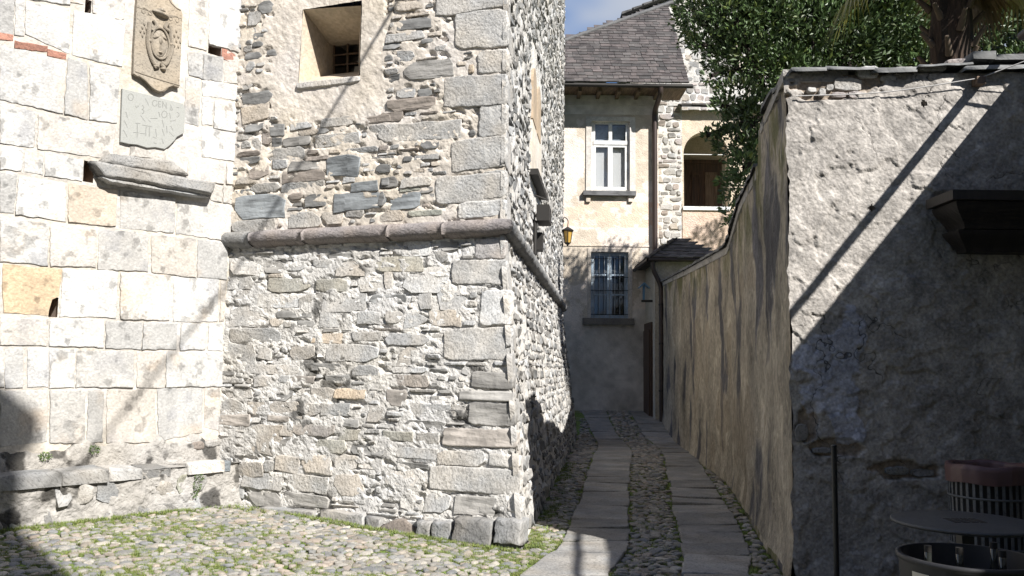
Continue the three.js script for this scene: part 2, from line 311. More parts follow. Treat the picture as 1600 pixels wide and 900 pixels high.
const GF = frame(V3(0, 0, 0), V3(1, 0, 0), V3(0, 0, -1));   // u = x, v = -z, n = y
const slabZones = [];
{
  const R = rng(77);
  for (const [a, b] of [[cL0, cL1], [cR0, cR1]]) {
    let z = -5.7;
    const xAt = (c, zz) => { let lo = 0, hi = 1; for (let k = 0; k < 30; k++) { const m = (lo + hi) / 2; if (c.getPoint(m).z > zz) lo = m; else hi = m; } return c.getPoint(lo).x; };
    while (z > -24.2) {
      const L = lerp(0.42, 0.95, R()) * (z < -12 ? 1.2 : 1), z1 = z - L, sk = (R() - 0.5) * 0.12, gp = 0.012;
      const x00 = xAt(a, z), x10 = xAt(b, z), x01 = xAt(a, z1), x11 = xAt(b, z1);
      const poly = [[x00 + (R() - 0.5) * 0.04, -z + gp], [x10 + (R() - 0.5) * 0.04, -z + gp + sk], [x11 + (R() - 0.5) * 0.04, -z1 - gp + sk], [x01 + (R() - 0.5) * 0.04, -z1 - gp]];
      slabZones.push([z, z1, Math.min(x00, x01), Math.max(x10, x11), x00, x01, x10, x11]);
      const g = stoneGeo(densify(poly, 0.1, R, 0.022), { z0: -0.08, h: 0.02, bev: 0.016, rough: 0.011, freq: 6, var: 0.2, col: tone('q', lerp(0.46, 0.76, R())), lift: (u, v) => gy(u, -v) });
      lay(lane, 'paving_slab', g, M.stone, GF); z = z1;
    }
  }
}
const onSlab = (x, z, m = 0.03) => slabZones.some(([za, zb, , , a0, a1, b0, b1]) => { if (z > za || z < zb) return false; const t = (za - z) / (za - zb); return x > lerp(a0, a1, t) - m && x < lerp(b0, b1, t) + m; });
console.log('lane');

// ---------- the tower ----------
const TA = V3(-0.09, 2.98, -8.8), Uf = V3(0.94, 0, 0.342), Us = V3(0.11, 0, -0.994), UP = V3(0, 1, 0);
const FF = frame(TA, Uf, UP), FS = frame(TA, Us, UP);
const fl = (u, v) => v < 0 ? (-v / 3.04) * lerp(0.492, 0.05, clamp((0.4 - u) / 3.76)) : 0;
const sl = (u, v) => v < 0 ? (-v / 3.04) * lerp(0.275, 0.38, clamp(u / 11.8)) : 0;
const fR = (v) => v < 0 ? 0.4026 * (-v / 3.04) : 0, sL = (v) => v < 0 ? -0.573 * (-v / 3.04) : 0;
const tower = thing('bell_tower', 'tall rubble stone tower with sloping base, string course and small barred window', 'tower', V3(-1.5, 0, -12));
const winPx = [[467, 130], [561, 123], [565, 9], [474, 15]].map(([a, b]) => pxUV(FF, a, b));
const inWin = (u, v) => { const [bl, br, tr, tl] = winPx; const t = (v - bl[1]) / (tl[1] - bl[1]); return t > 0 && t < 1 && u > lerp(bl[0], tl[0], t) && u < lerp(br[0], tr[0], t); };
const pl0 = pxUV(FF, 420, 188), pl1 = pxUV(FF, 604, -60), inPlaster = (u, v) => u > pl0[0] && u < pl1[0] && v > pl0[1];
put(tower, new THREE.Mesh(sheet(FF, () => -3.9, () => 0, 0, 10.5, 190, 460, { amp: 0.012, hole: inWin, extra: (u, v) => v < 3.2 && !inPlaster(u, v) ? -0.028 * ss(0.6, 0.7, fb(u * 7 + 50, v * 19 + 50, 4, 221)) : 0 }), M.cream), 'upper_mortar');
put(tower, new THREE.Mesh(sheet(FF, () => -3.9, fR, -3.25, 0, 210, 190, { amp: 0.016, lift: fl, extra: (u, v) => -0.024 * ss(0.58, 0.68, fb(u * 7 + 50, v * 20 + 50, 4, 223)) }), M.limeLow), 'battered_mortar');
put(tower, new THREE.Mesh(sheet(FS, () => 0, () => 11.77, 0, 10.5, 240, 200, { amp: 0.016 }), M.lime), 'side_mortar');
put(tower, new THREE.Mesh(sheet(FS, sL, () => 11.77, -3.25, 0, 240, 80, { amp: 0.022, lift: sl }), M.lime), 'side_battered_mortar');
{ // the body of the tower behind the faces
  const far = fromUV(FS, 11.77, 0), nl = fromUV(FF, -3.9, 0), inn = (p, k = 0.1) => V3(p.x - k * 0.3, 0, p.z - k);
  const a = V3(TA.x - 0.3, 0, TA.z - 1.9), b = V3(far.x - 0.12, 0, far.z), c = V3(-6, 0, far.z), d = V3(nl.x - 1.5, 0, nl.z - 2.0);
  const P = [d, a, b, c]; obj(tower, 'core', hexa([...P.map((p) => V3(p.x, -0.3, p.z)), ...P.map((p) => V3(p.x, 13.4, p.z))]), M.lime);
}
function tStone(F, lift, box, ch, R, o = {}) {
  const [u0, v0, u1, v1] = box, k = lerp(0.85, 1.15, R()), flat = 'dbk'.includes(ch) || (ch === 'n' && R() < 0.5);
  const pw = o.ex || (o.block ? 7 : lerp(2.6, 4.5, R()));
  const poly = o.block ? ringPoly(u0, v0, u1, v1, R, pw, 0.05, o.n || 24) : chunk(u0, v0, u1, v1, R);
  const h = o.h ?? (v0 < 0 ? lerp(-0.004, 0.011, R()) : lerp(0.0, 0.015, R()));
  return [stoneGeo(poly, { z0: -0.05, h, bev: o.bev ?? lerp(0.004, 0.012, R()), rough: o.rough ?? lerp(0.005, 0.012, R()), slaty: flat, freq: o.freq || 11, col: paler(tone(ch, k), F === FS ? 0.05 : v0 < 0 && F === FF ? 0.42 : F === FF ? (o.block ? 0.3 : 0.14) : 0.08, [0.57, 0.55, 0.515]), lift, var: 0.12 }), flat ? M.slaty : M.stone];
}
const occU = new Occ(-4, 0, 0.1, 3.2), occL = new Occ(-4, -3.3, 0.6, 0);
const RT = rng(4242);
function hand(list, ox, oy, s, F, lift, occ) {
  for (const [x0, y0, x1, y1, ch, q] of list) {
    const a = surfUV(F, lift, ox + x0 / s, oy + y1 / s), b = surfUV(F, lift, ox + x1 / s, oy + y0 / s), c = surfUV(F, lift, ox + x0 / s, oy + y0 / s), d = surfUV(F, lift, ox + x1 / s, oy + y1 / s);
    const box = [(a[0] + c[0]) / 2, (a[1] + d[1]) / 2, (b[0] + d[0]) / 2, (b[1] + c[1]) / 2];
    if (q === 'Q') box[2] = Math.max(box[2], fR((box[1] + box[3]) / 2) + 0.012);
    const [g, m] = tStone(F, lift, box, ch, RT, q ? { block: true, ex: 14, h: 0.014, bev: 0.014, rough: 0.007, n: 30 } : {});
    lay(tower, q ? 'quoin' : 'stone', g, m, F); occ.mark(box[0] - 0.01, box[1] - 0.01, box[2] + 0.01, box[3] + 0.01);
  }
}
const Z = 4.738;
hand([[265, 10, 370, 95, 'd'], [185, 95, 265, 195, 'g'], [285, 205, 330, 240, 'g'], [215, 240, 300, 295, 'd'], [165, 300, 210, 335, 'g'], [215, 305, 290, 350, 'd'], [150, 345, 205, 390, 'g'], [155, 390, 275, 440, 'd'], [320, 365, 390, 410, 'd'], [160, 455, 230, 528, 'g'], [130, 565, 215, 665, 'k'], [140, 675, 360, 775, 'd'], [135, 772, 330, 900, 't']], 350, 0, Z, FF, fl, occU);
hand([[435, -90, 695, 108, 'q', 'Q'], [700, -40, 930, 72, 'q', 'Q'], [575, 82, 930, 358, 'q', 'Q'], [745, 375, 930, 545, 'q', 'Q'], [490, 560, 920, 790, 'o2', 'Q'], [140, 10, 330, 80, 't'], [145, 140, 400, 210, 'd'], [65, 245, 350, 305, 'g'], [330, 285, 420, 320, 'd'], [45, 315, 165, 365, 'd'], [150, 380, 270, 460, 'g'], [55, 410, 110, 445, 'd'], [55, 510, 155, 555, 'g'], [70, 555, 165, 605, 'd'], [205, 455, 560, 580, 'k'], [140, 650, 280, 725, 'g'], [295, 660, 400, 715, 'd'], [80, 725, 440, 815, 'n'], [0, 835, 180, 900, 'n'], [670, 480, 715, 545, 'o']].map((a) => (a[4] === 'o2' ? [...a.slice(0, 4), 'q', 'Q'] : a)), 590, 0, Z, FF, fl, occU);
hand([[755, -80, 930, 160, 'q', 'Q'], [545, 170, 920, 405, 'q', 'Q'], [430, 445, 745, 655, 'q', 'Q'], [770, 412, 915, 620, 'q', 'Q'], [600, 635, 905, 760, 'w', 'Q'], [0, 50, 630, 182, 'q'], [675, 110, 725, 160, 'd'], [270, 290, 455, 330, 'g'], [190, 305, 255, 345, 'd'], [320, 190, 450, 250, 'd'], [0, 365, 95, 430, 'd'], [20, 460, 155, 530, 'k'], [170, 455, 405, 530, 'q'], [165, 532, 315, 565, 'e'], [90, 570, 315, 695, 'b'], [325, 530, 415, 575, 'k'], [360, 580, 425, 640, 'k'], [0, 565, 60, 670, 'd'], [20, 700, 200, 790, 't'], [230, 700, 480, 750, 'e']], 590, 180, Z, FF, fl, occU);
hand([[160, 65, 290, 120, 'd'], [340, 60, 450, 150, 'd'], [100, 140, 210, 185, 'g'], [125, 190, 200, 240, 'g'], [205, 170, 275, 270, 'q'], [280, 140, 370, 220, 'n'], [360, 170, 430, 240, 'd'], [440, 160, 640, 230, 'k'], [490, 50, 650, 105, 'g'], [550, 105, 700, 150, 't'], [690, 95, 770, 135, 'd'], [680, 140, 1010, 225, 'q'], [890, 240, 1140, 280, 'g'], [330, 240, 600, 330, 'q'], [100, 265, 270, 305, 'n'], [120, 308, 270, 360, 'd'], [605, 300, 780, 335, 'n'], [770, 295, 1010, 455, 'b'], [480, 338, 760, 405, 'k'], [365, 335, 470, 400, 'g'], [430, 408, 755, 490, 'n'], [185, 380, 330, 470, 'n'], [1125, 365, 1225, 430, 'd'], [880, 460, 970, 500, 'g'], [95, 450, 240, 510, 't'], [195, 505, 415, 575, 'g'], [430, 495, 735, 570, 'g'], [945, 490, 1140, 568, 'b'], [1165, 460, 1232, 530, 'd'], [815, 572, 1200, 700, 'b'], [600, 580, 790, 670, 'd'], [480, 575, 580, 630, 'n'], [80, 590, 450, 770, 'b'], [120, 550, 200, 582, 'd'], [60, 778, 390, 870, 'q'], [470, 720, 720, 830, 'q'], [730, 705, 890, 800, 't'], [900, 705, 1030, 760, 'g'], [1080, 80, 1232, 170, 'q'], [720, 10, 950, 80, 'q'], [1030, 0, 1232, 60, 'n']], 350, 180, Z, FF, fl, occU);
hand([[415, 180, 680, 220, 'd'], [345, 225, 480, 308, 'k'], [490, 225, 650, 300, 'g'], [690, 180, 760, 220, 'n'], [820, 140, 1100, 210, 'd'], [710, 220, 870, 280, 'g'], [880, 230, 1080, 335, 't'], [590, 295, 800, 345, 'd'], [375, 322, 480, 350, 't'], [370, 355, 685, 455, 'l'], [730, 355, 960, 455, 'l'], [130, 450, 280, 555, 'c'], [295, 468, 600, 570, 'w'], [605, 475, 780, 590, 'g'], [785, 465, 1100, 600, 'q'], [1130, 475, 1232, 545, 'b'], [90, 560, 375, 720, 'c'], [435, 588, 700, 645, 'd'], [385, 645, 480, 710, 't'], [590, 668, 720, 720, 'd'], [760, 615, 970, 710, 'q'], [1040, 595, 1200, 690, 'g'], [90, 728, 470, 830, 'g'], [690, 768, 920, 835, 'o'], [1000, 758, 1210, 820, 'g'], [100, 235, 300, 330, 'c'], [160, 345, 270, 440, 'g'], [1050, 335, 1232, 450, 'w']], 340, 360, Z, FF, fl, occL);
hand([[770, 62, 970, 212, 'p', 'Q'], [600, 218, 990, 400, 'q', 'Q'], [810, 440, 1045, 700, 'w', 'Q'], [540, 722, 1030, 960, 'q', 'Q'], [245, 275, 570, 465, 'w'], [425, 592, 665, 708, 't'], [340, 470, 450, 588, 'g'], [490, 458, 700, 588, 'g'], [0, 478, 265, 545, 'b'], [105, 600, 240, 690, 'g'], [245, 605, 410, 720, 'g'], [30, 195, 380, 300, 'l'], [400, 150, 570, 242, 'g'], [100, 310, 160, 440, 't'], [240, 80, 440, 180, 'w'], [20, 722, 225, 750, 'n'], [100, 762, 430, 850, 'g'], [520, 80, 640, 146, 'd']], 580, 360, Z, FF, fl, occL);
hand([[70, 30, 290, 190, 'q'], [300, 60, 400, 150, 'g'], [530, 60, 720, 150, 't'], [610, 180, 920, 232, 'd'], [205, 188, 600, 258, 'c'], [800, 40, 1190, 165, 'g'], [1000, 190, 1200, 270, 'g'], [275, 268, 440, 350, 'c'], [450, 270, 530, 325, 'g'], [550, 270, 715, 325, 'n'], [800, 265, 980, 320, 'd'], [340, 365, 560, 455, 'd'], [690, 352, 860, 465, 't'], [865, 362, 1100, 450, 'o'], [45, 362, 255, 430, 'c'], [40, 440, 195, 545, 'q'], [225, 468, 380, 555, 't'], [390, 462, 605, 552, 't'], [620, 478, 765, 570, 'c'], [772, 478, 975, 575, 'g'], [1110, 490, 1232, 610, 't'], [15, 558, 240, 635, 'r2'], [370, 567, 530, 612, 'n'], [550, 570, 680, 618, 't'], [560, 625, 860, 718, 'n'], [835, 592, 1050, 645, 'd'], [905, 675, 1090, 752, 'l'], [215, 650, 455, 870, 't'], [460, 632, 555, 718, 't'], [458, 725, 690, 850, 'k'], [722, 748, 960, 843, 'l'], [980, 788, 1232, 858, 'd']].map((a) => (a[4] === 'r2' ? [...a.slice(0, 4), 'n'] : a)), 340, 530, Z, FF, fl, occL);
hand([[530, 662, 1090, 798, 'n', 'Q'], [205, 62, 390, 190, 't'], [150, 205, 410, 250, 'g'], [50, 262, 430, 348, 'n'], [110, 372, 260, 488, 'n'], [265, 482, 585, 588, 'g'], [592, 482, 690, 588, 'g'], [650, 382, 1060, 458, 'k', 'Q'], [245, 602, 540, 668, 'd'], [80, 682, 310, 763, 'l'], [330, 692, 500, 768, 'g'], [0, 792, 100, 865, 'd'], [190, 802, 490, 890, 'g'], [740, 243, 1030, 368, 'k', 'Q'], [720, 470, 1060, 640, 'k', 'Q']], 580, 530, Z, FF, fl, occL);
hand([[140, 150, 340, 268, 't'], [345, 142, 428, 228, 'g'], [432, 112, 600, 228, 't'], [620, 97, 850, 228, 't'], [867, 102, 1030, 218, 'c'], [1045, 137, 1220, 203, 't'], [190, 242, 488, 350, 'g'], [492, 242, 820, 378, 'q'], [860, 242, 1090, 400, 't'], [120, 305, 188, 420, 'g'], [230, 362, 480, 478, 'k'], [500, 392, 830, 488, 'k']], 340, 690, Z, FF, fl, occL);
hand([[430, 192, 1110, 378, 'q', 'Q'], [1010, 402, 1125, 520, 'w', 'Q'], [190, 130, 485, 153, 'g'], [490, 72, 850, 183, 'q'], [180, 157, 430, 200, 'd'], [100, 218, 370, 358, 'c'], [220, 362, 295, 500, 'w'], [400, 382, 590, 518, 'g'], [610, 412, 920, 543, 'k'], [870, 92, 1100, 188, 'q', 'Q']], 580, 690, Z, FF, fl, occL);
{ // smaller stones in between
  for (const [x0, y0, x1, y1] of [[412, -40, 606, 182], [455, 150, 600, 196]]) { const a = pxUV(FF, x0, y1), b = pxUV(FF, x1, y0); occU.mark(a[0], a[1], b[0], b[1]); }
  const fill = [...rubble(occU, [-3.42, 0.2, -0.02, 3.05], { hr: [0.025, 0.06], wr: [0.06, 0.34], gap: 0.018, keep: 0.66, pal: 'gdqtnkgt', R: RT }), ...rubble(occL, [-3.46, -2.95, 0.36, -0.02], { hr: [0.025, 0.075], wr: [0.07, 0.4], gap: 0.018, keep: 0.8, pal: 'ggqqwkkd', R: RT, inside: (u, v) => u < fR(v) - 0.04 })];
  const ar = (s) => (s.box[2] - s.box[0]) * (s.box[3] - s.box[1]); fill.sort((p, q) => ar(q) - ar(p)); const bits = [[], []];
  fill.forEach((s, i) => { const [g, m] = tStone(FF, fl, s.box, s.ch, RT, { h: lerp(-0.004, 0.02, RT()) }); if (i < 150) lay(tower, 'rubble_stone', g, m, FF); else bits[m === M.stone ? 0 : 1].push(g); });
  stuffMesh(tower, 'small_rubble', bits[0], M.stone, FF); stuffMesh(tower, 'small_slaty_rubble', bits[1], M.slaty, FF);
  const more = []; const occT = new Occ(-4, 3.1, 0.1, 10.4);
  for (const s of rubble(occT, [-3.5, 3.15, -0.02, 10.3], { hr: [0.1, 0.2], wr: [0.18, 0.55], gap: 0.03, keep: 0.8, pal: 'gdqtnkgt', R: RT })) more.push(tStone(FF, fl, s.box, s.ch, RT, { n: 10 })[0]);
  stuffMesh(tower, 'high_rubble', more, M.stone, FF);
}
console.log('front stones', stoneSeed);
{ // side of the tower: small rubble, quoins at the near corner
  const R = rng(999), occ = new Occ(-0.7, -3.3, 12, 10.5), big = [];
  occ.mark(2.7, 0.95, 4.6, 3.2);
  let v = -2.95, k = 0;
  while (v < 10) { const h = lerp(0.24, 0.46, R()), u0 = sL(v + h / 2) - 0.012, L = (k++ % 2 ? 0.45 : 0.28) * lerp(0.8, 1.2, R()); const g = stoneGeo(ringPoly(u0, v, u0 + L, v + h - 0.02, R, 12, 0.06, 22), { h: 0.014, bev: 0.014, rough: 0.007, col: tone('q', lerp(0.85, 1.1, R())), lift: sl }); lay(tower, 'quoin', g, M.stone, FS); occ.mark(u0, v, u0 + L + 0.01, v + h); v += h; }
  const list = rubble(occ, [-0.6, -3.0, 11.7, 8.2], { hr: [0.06, 0.14], wr: [0.1, 0.42], gap: 0.03, keep: 0.85, pal: 'gkkgqdwdgk', R, inside: (u, vv) => u > sL(vv) + 0.02 });
  const d = (s) => { const p = fromUV(FS, (s.box[0] + s.box[2]) / 2, s.box[1]); return -(s.box[2] - s.box[0]) * (s.box[3] - s.box[1]) / Math.pow(p.distanceTo(EYE), 3) * (p.y > 1.6 + 0.43 * Math.abs(p.z) ? 0 : 1); };
  list.sort((a, b) => d(a) - d(b));
  const rest = [[], []];
  list.forEach((s, i) => {
    const [g, m] = tStone(FS, sl, s.box, s.ch, R, { h: lerp(0.0, 0.022, R()), rough: 0.018, bev: 0.004, freq: 16 });
    if (i < 150) lay(tower, 'rubble_stone', g, m, FS); else rest[m === M.stone ? 0 : 1].push(g);
  });
  stuffMesh(tower, 'side_rubble', rest[0], M.stone, FS); stuffMesh(tower, 'side_slaty_rubble', rest[1], M.slaty, FS);
}
{ // string course: a half-round moulding in lengths, round the corner and along the side
  const R = rng(31);
  const prof = (r = 0.085) => { const q = [[-0.05, 0.17], [0.015, 0.165]]; for (let i = 0; i <= 8; i++) { const t = Math.PI / 2 - i / 8 * Math.PI * 1.0; q.push([0.03 + Math.cos(t) * r * 1.05, 0.075 + Math.sin(t) * r]); } q.push([0.0, -0.03], [-0.05, -0.035]); return q; };
  const run = (F, u0, u1, col, mit0, mit1) => {
    const P = prof(), nS = Math.max(2, Math.round((u1 - u0) / 0.06)), pos = [], uv = [], cl = [], idx = [], id = ++stoneSeed;
    for (let i = 0; i <= nS; i++) P.forEach(([n, y], j) => {
      const t = i / nS, e = Math.min(t, 1 - t) * (u1 - u0) < 0.02 ? 0.9 : 1, u = lerp(u0 - (mit0 ? n * mit0 : 0), u1 + (mit1 ? n * mit1 : 0), t), w = 1 + 0.14 * (vn(u * 6, j * 0.6, id) - 0.5) + 0.1 * (vn(u * 22, j * 1.3, id + 3) - 0.5);
      pos.push(u, 0.075 + (y - 0.075) * w * e, n > 0 ? n * w * e : n); uv.push(u + id, y * 2 + j * 0.02); const k = 1 + 0.3 * (vn(u * 5, j * 0.5, id * 3) - 0.5); cl.push(col[0] * k, col[1] * k, col[2] * k);
    });
    const m = P.length; for (let i = 0; i < nS; i++) for (let j = 0; j < m - 1; j++) { const a = i * m + j; idx.push(a, a + 1, a + m, a + 1, a + m + 1, a + m); }
    for (const i of [0, nS]) for (let j = 1; j < m - 1; j++) { const a = i * m; i ? idx.push(a, a + j + 1, a + j) : idx.push(a, a + j, a + j + 1); }
    const g = new THREE.BufferGeometry(); g.setAttribute('position', new THREE.Float32BufferAttribute(pos, 3)); g.setAttribute('uv', new THREE.Float32BufferAttribute(uv, 2)); g.setAttribute('color', new THREE.Float32BufferAttribute(cl, 3)); g.setIndex(idx); g.computeVertexNormals();
    lay(tower, 'string_course', g, M.stone, F);
  };
  const cuts = [361, 396, 478, 610, 695, 787].map((x) => pxUV(FF, x, 365)[0]); cuts[0] -= 0.12; cuts[5] = 0;
  const cc = ['g', 'p', 'p', 'p', 'p'];
  for (let i = 0; i < 5; i++) run(FF, cuts[i] + 0.003, cuts[i + 1] - 0.003, tone(cc[i], 0.72), 0, i === 4 ? 1.25 : 0);
  let u = 0; while (u < 11.7) { const L = Math.min(lerp(0.7, 1.3, R()), 11.85 - u); run(FS, u + 0.003, u + L - 0.003, tone('g', lerp(0.6, 0.8, R())), u === 0 ? 1.25 : 0, 0); u += L; }
}
{ // base course of big worn stones under the sloping front
  const R = rng(57), lift2 = (u, v) => fl(u, v) + 0.05;
  for (const [x0, y0, x1, y1, ch, hh] of [[372, 795, 405, 812, 'g', 0.07], [405, 798, 488, 822, 'g', 0.09], [498, 802, 572, 832, 'q', 0.1], [572, 806, 594, 836, 'g', 0.09], [596, 814, 650, 836, 'n', 0.08], [650, 814, 676, 840, 'g', 0.1], [674, 816, 709, 840, 'g', 0.1], [709, 812, 772, 846, 'k', 0.13], [773, 812, 819, 842, 'g', 0.13], [780, 843, 812, 852, 'g', 0.06]]) {
    const a = surfUV(FF, lift2, x0, y1), b = surfUV(FF, lift2, x1, y0);
    const g = stoneGeo(x0 > 600 ? densify([[a[0], a[1] - 0.03], [b[0], a[1] - 0.03], [b[0] - 0.01, b[1]], [a[0] + 0.01, b[1]]], 0.05, R, 0.022) : chunk(a[0] - 0.01, a[1] - 0.02, b[0] + 0.01, b[1], R, 0.08), { z0: -0.12, h: hh * 0.85, bev: 0.014, rough: 0.016, freq: 14, col: tone(ch, 0.85), lift: fl }); lay(tower, 'base_stone', g, M.stone, FF);
  }
}
{ // barred window, deep splayed reveal
  const inner = [[516, 116], [561, 112], [561, 62], [514, 67]].map(([a, b]) => { const O = fromUV(FF, 0, 0, -0.55); return toUV(FF, hit(a, b, O, FF.N)); });
  inner[0][0] -= 0.02; const o = winPx.map(([u, v]) => fromUV(FF, u, v, 0.004)), i = inner.map(([u, v]) => fromUV(FF, u, v, -0.55)), j = inner.map(([u, v]) => fromUV(FF, u, v, -0.68));
  const quad = (a, b, c, d) => { const g = new THREE.BufferGeometry(), P = [a, b, c, a, c, d]; g.setAttribute('position', new THREE.Float32BufferAttribute(P.flatMap((p) => [p.x, p.y, p.z]), 3)); g.computeVertexNormals(); g.setAttribute('uv', new THREE.Float32BufferAttribute(new Float32Array(12), 2)); return g; };
  const rv = []; for (let k = 0; k < 4; k++) { const n = (k + 1) % 4; rv.push(quad(o[k], o[n], i[n], i[k]), quad(i[k], i[n], j[n], j[k])); }
  const w = obj(tower, 'window', rv, std({ color: lin(0.55, 0.47, 0.37), map: mortarMap, bumpMap: mortarBump, bumpScale: 0.008, roughness: 0.95, side: THREE.DoubleSide }));
  obj(w, 'pane', quad(...inner.map(([u, v]) => fromUV(FF, u, v, -0.67))), M.glass);
  { const c = inner.map(([u, v], k) => [u + (k === 0 || k === 3 ? -0.15 : 0.15), v + (k < 2 ? -0.15 : 0.15)]), f = c.map(([u, v]) => fromUV(FF, u, v, -0.685)), b2 = c.map(([u, v]) => fromUV(FF, u, v, -1.4)), L = [quad(...b2)]; for (let k = 0; k < 4; k++) { const n = (k + 1) % 4; L.push(quad(f[k], f[n], b2[n], b2[k])); const s0 = inner[k], s1 = inner[n]; L.push(quad(fromUV(FF, ...s0, -0.684), fromUV(FF, ...s1, -0.684), f[n], f[k])); } obj(w, 'inner_room', L, std({ color: lin(0.3, 0.27, 0.24), roughness: 0.95, side: THREE.DoubleSide })); }
  const B = (s, t, n) => { const [bl, br, tr, tl] = inner; return fromUV(FF, lerp(lerp(bl[0], br[0], s), lerp(tl[0], tr[0], s), t), lerp(lerp(bl[1], br[1], s), lerp(tl[1], tr[1], s), t), n); };
  obj(w, 'bar', bar(B(0.5, 0, -0.64), B(0.5, 1, -0.64), 0.014, 6), M.oldwood);
  for (const t of [0.36, 0.68]) obj(w, 'bar', bar(B(0, t, -0.64), B(1, t, -0.64), 0.012, 6), M.oldwood);
  for (const s of [0.03, 0.97]) obj(w, 'frame', bar(B(s, 0, -0.645), B(s, 1, -0.645), 0.018, 4), M.oldwood);
  const R = rng(8), a = winPx[0], b = winPx[1];
  lay(tower, 'window_sill', stoneGeo(ringPoly(a[0] - 0.02, a[1] - 0.075, b[0] + 0.01, a[1] + 0.004, R, 10, 0.08, 26), { h: 0.02, bev: 0.012, rough: 0.008, col: tone('c', 0.95) }), M.stone, FF);
}
{ // blocked twin window and lamp on the side
  const qb = (u0, v0, u1, v1, n0, n1) => hexa([[u0, v0, n0], [u1, v0, n0], [u1, v0, n1], [u0, v0, n1], [u0, v1, n0], [u1, v1, n0], [u1, v1, n1], [u0, v1, n1]].map(([u, v, n]) => fromUV(FS, u, v, n)));
  const arch = (uc, v0, w, h) => { const s = new THREE.Shape(); s.moveTo(-w, 0); s.lineTo(w, 0); s.lineTo(w, h); s.absarc(0, h, w, 0, Math.PI); s.lineTo(-w, 0); const g = new THREE.ExtrudeGeometry(s, { depth: 0.05, bevelEnabled: false, curveSegments: 10 }); g.applyMatrix4(new THREE.Matrix4().makeBasis(FS.U, FS.V, FS.N).setPosition(fromUV(FS, uc, v0, -0.02))); return g; };
  const w = obj(tower, 'blocked_window', qb(2.85, 1.35, 4.5, 2.05, -0.02, 0.03), M.cream);
  for (const uc of [3.25, 4.05]) obj(w, 'arch_niche', arch(uc, 2.1, 0.3, 0.5), std({ color: lin(0.42, 0.33, 0.24), roughness: 0.95, map: mortarMap }));
  obj(w, 'sill', qb(2.8, 1.27, 4.6, 1.35, -0.02, 0.12), M.iron);
  const p = fromUV(FS, 3.5, 1.12, 0.02), lamp = thing('floodlight', 'small dark metal floodlight fixed on the tower side below blocked twin window', 'floodlight', p);
  obj(lamp, 'bracket', bar(p, fromUV(FS, 3.5, 1.05, 0.2), 0.015, 6), M.iron);
  obj(lamp, 'housing', [qb(3.3, 0.72, 3.8, 0.95, 0.06, 0.24)], M.iron); obj(lamp, 'conduit', [bar(fromUV(FS, 3.35, 0.72, 0.04), fromUV(FS, 3.35, 0.25, 0.04), 0.03, 6)], M.iron); obj(lamp, 'junction_box', qb(3.6, 0.35, 3.9, 0.6, 0.03, 0.12), M.iron);
}
// ---------- church wall of large squared blocks ----------
const CQ = V3(-3.25, 0, -10), Uc = V3(0.66, 0, -0.751), FC = frame(CQ, Uc, UP);
const church = thing('church_wall', 'wall of large pale squared granite blocks with a low stone bench along its foot', 'wall', V3(-4.2, 0, -9));
const putlogs = [[131, 252, 148, 284], [77, 466, 91, 494], [131, 2, 142, 22], [326, 70, 346, 83]].map(([x0, y0, x1, y1]) => { const a = pxUV(FC, x0, y1), b = pxUV(FC, x1, y0); return [a[0], a[1], b[0], b[1]]; });
put(church, new THREE.Mesh(sheet(FC, () => -4.2, () => 0.35, -0.2, 9, 220, 420, { amp: 0.006, back: 0.006, hole: (u, v) => putlogs.some(([a, b, c, d]) => u > a && u < c && v > b && v < d) }), M.joint), 'mortar');
{ // solid behind
  const a = fromUV(FC, -4.2, 0, -0.3), b = fromUV(FC, 0.35, 0, -0.3), c = V3(-1.6, 0, -16), d = V3(-12, 0, -12), P = [a, b, c, d];
  obj(church, 'core', hexa([...P.map((p) => V3(p.x, -0.3, p.z)), ...P.map((p) => V3(p.x, 9, p.z))]), M.cream);
}
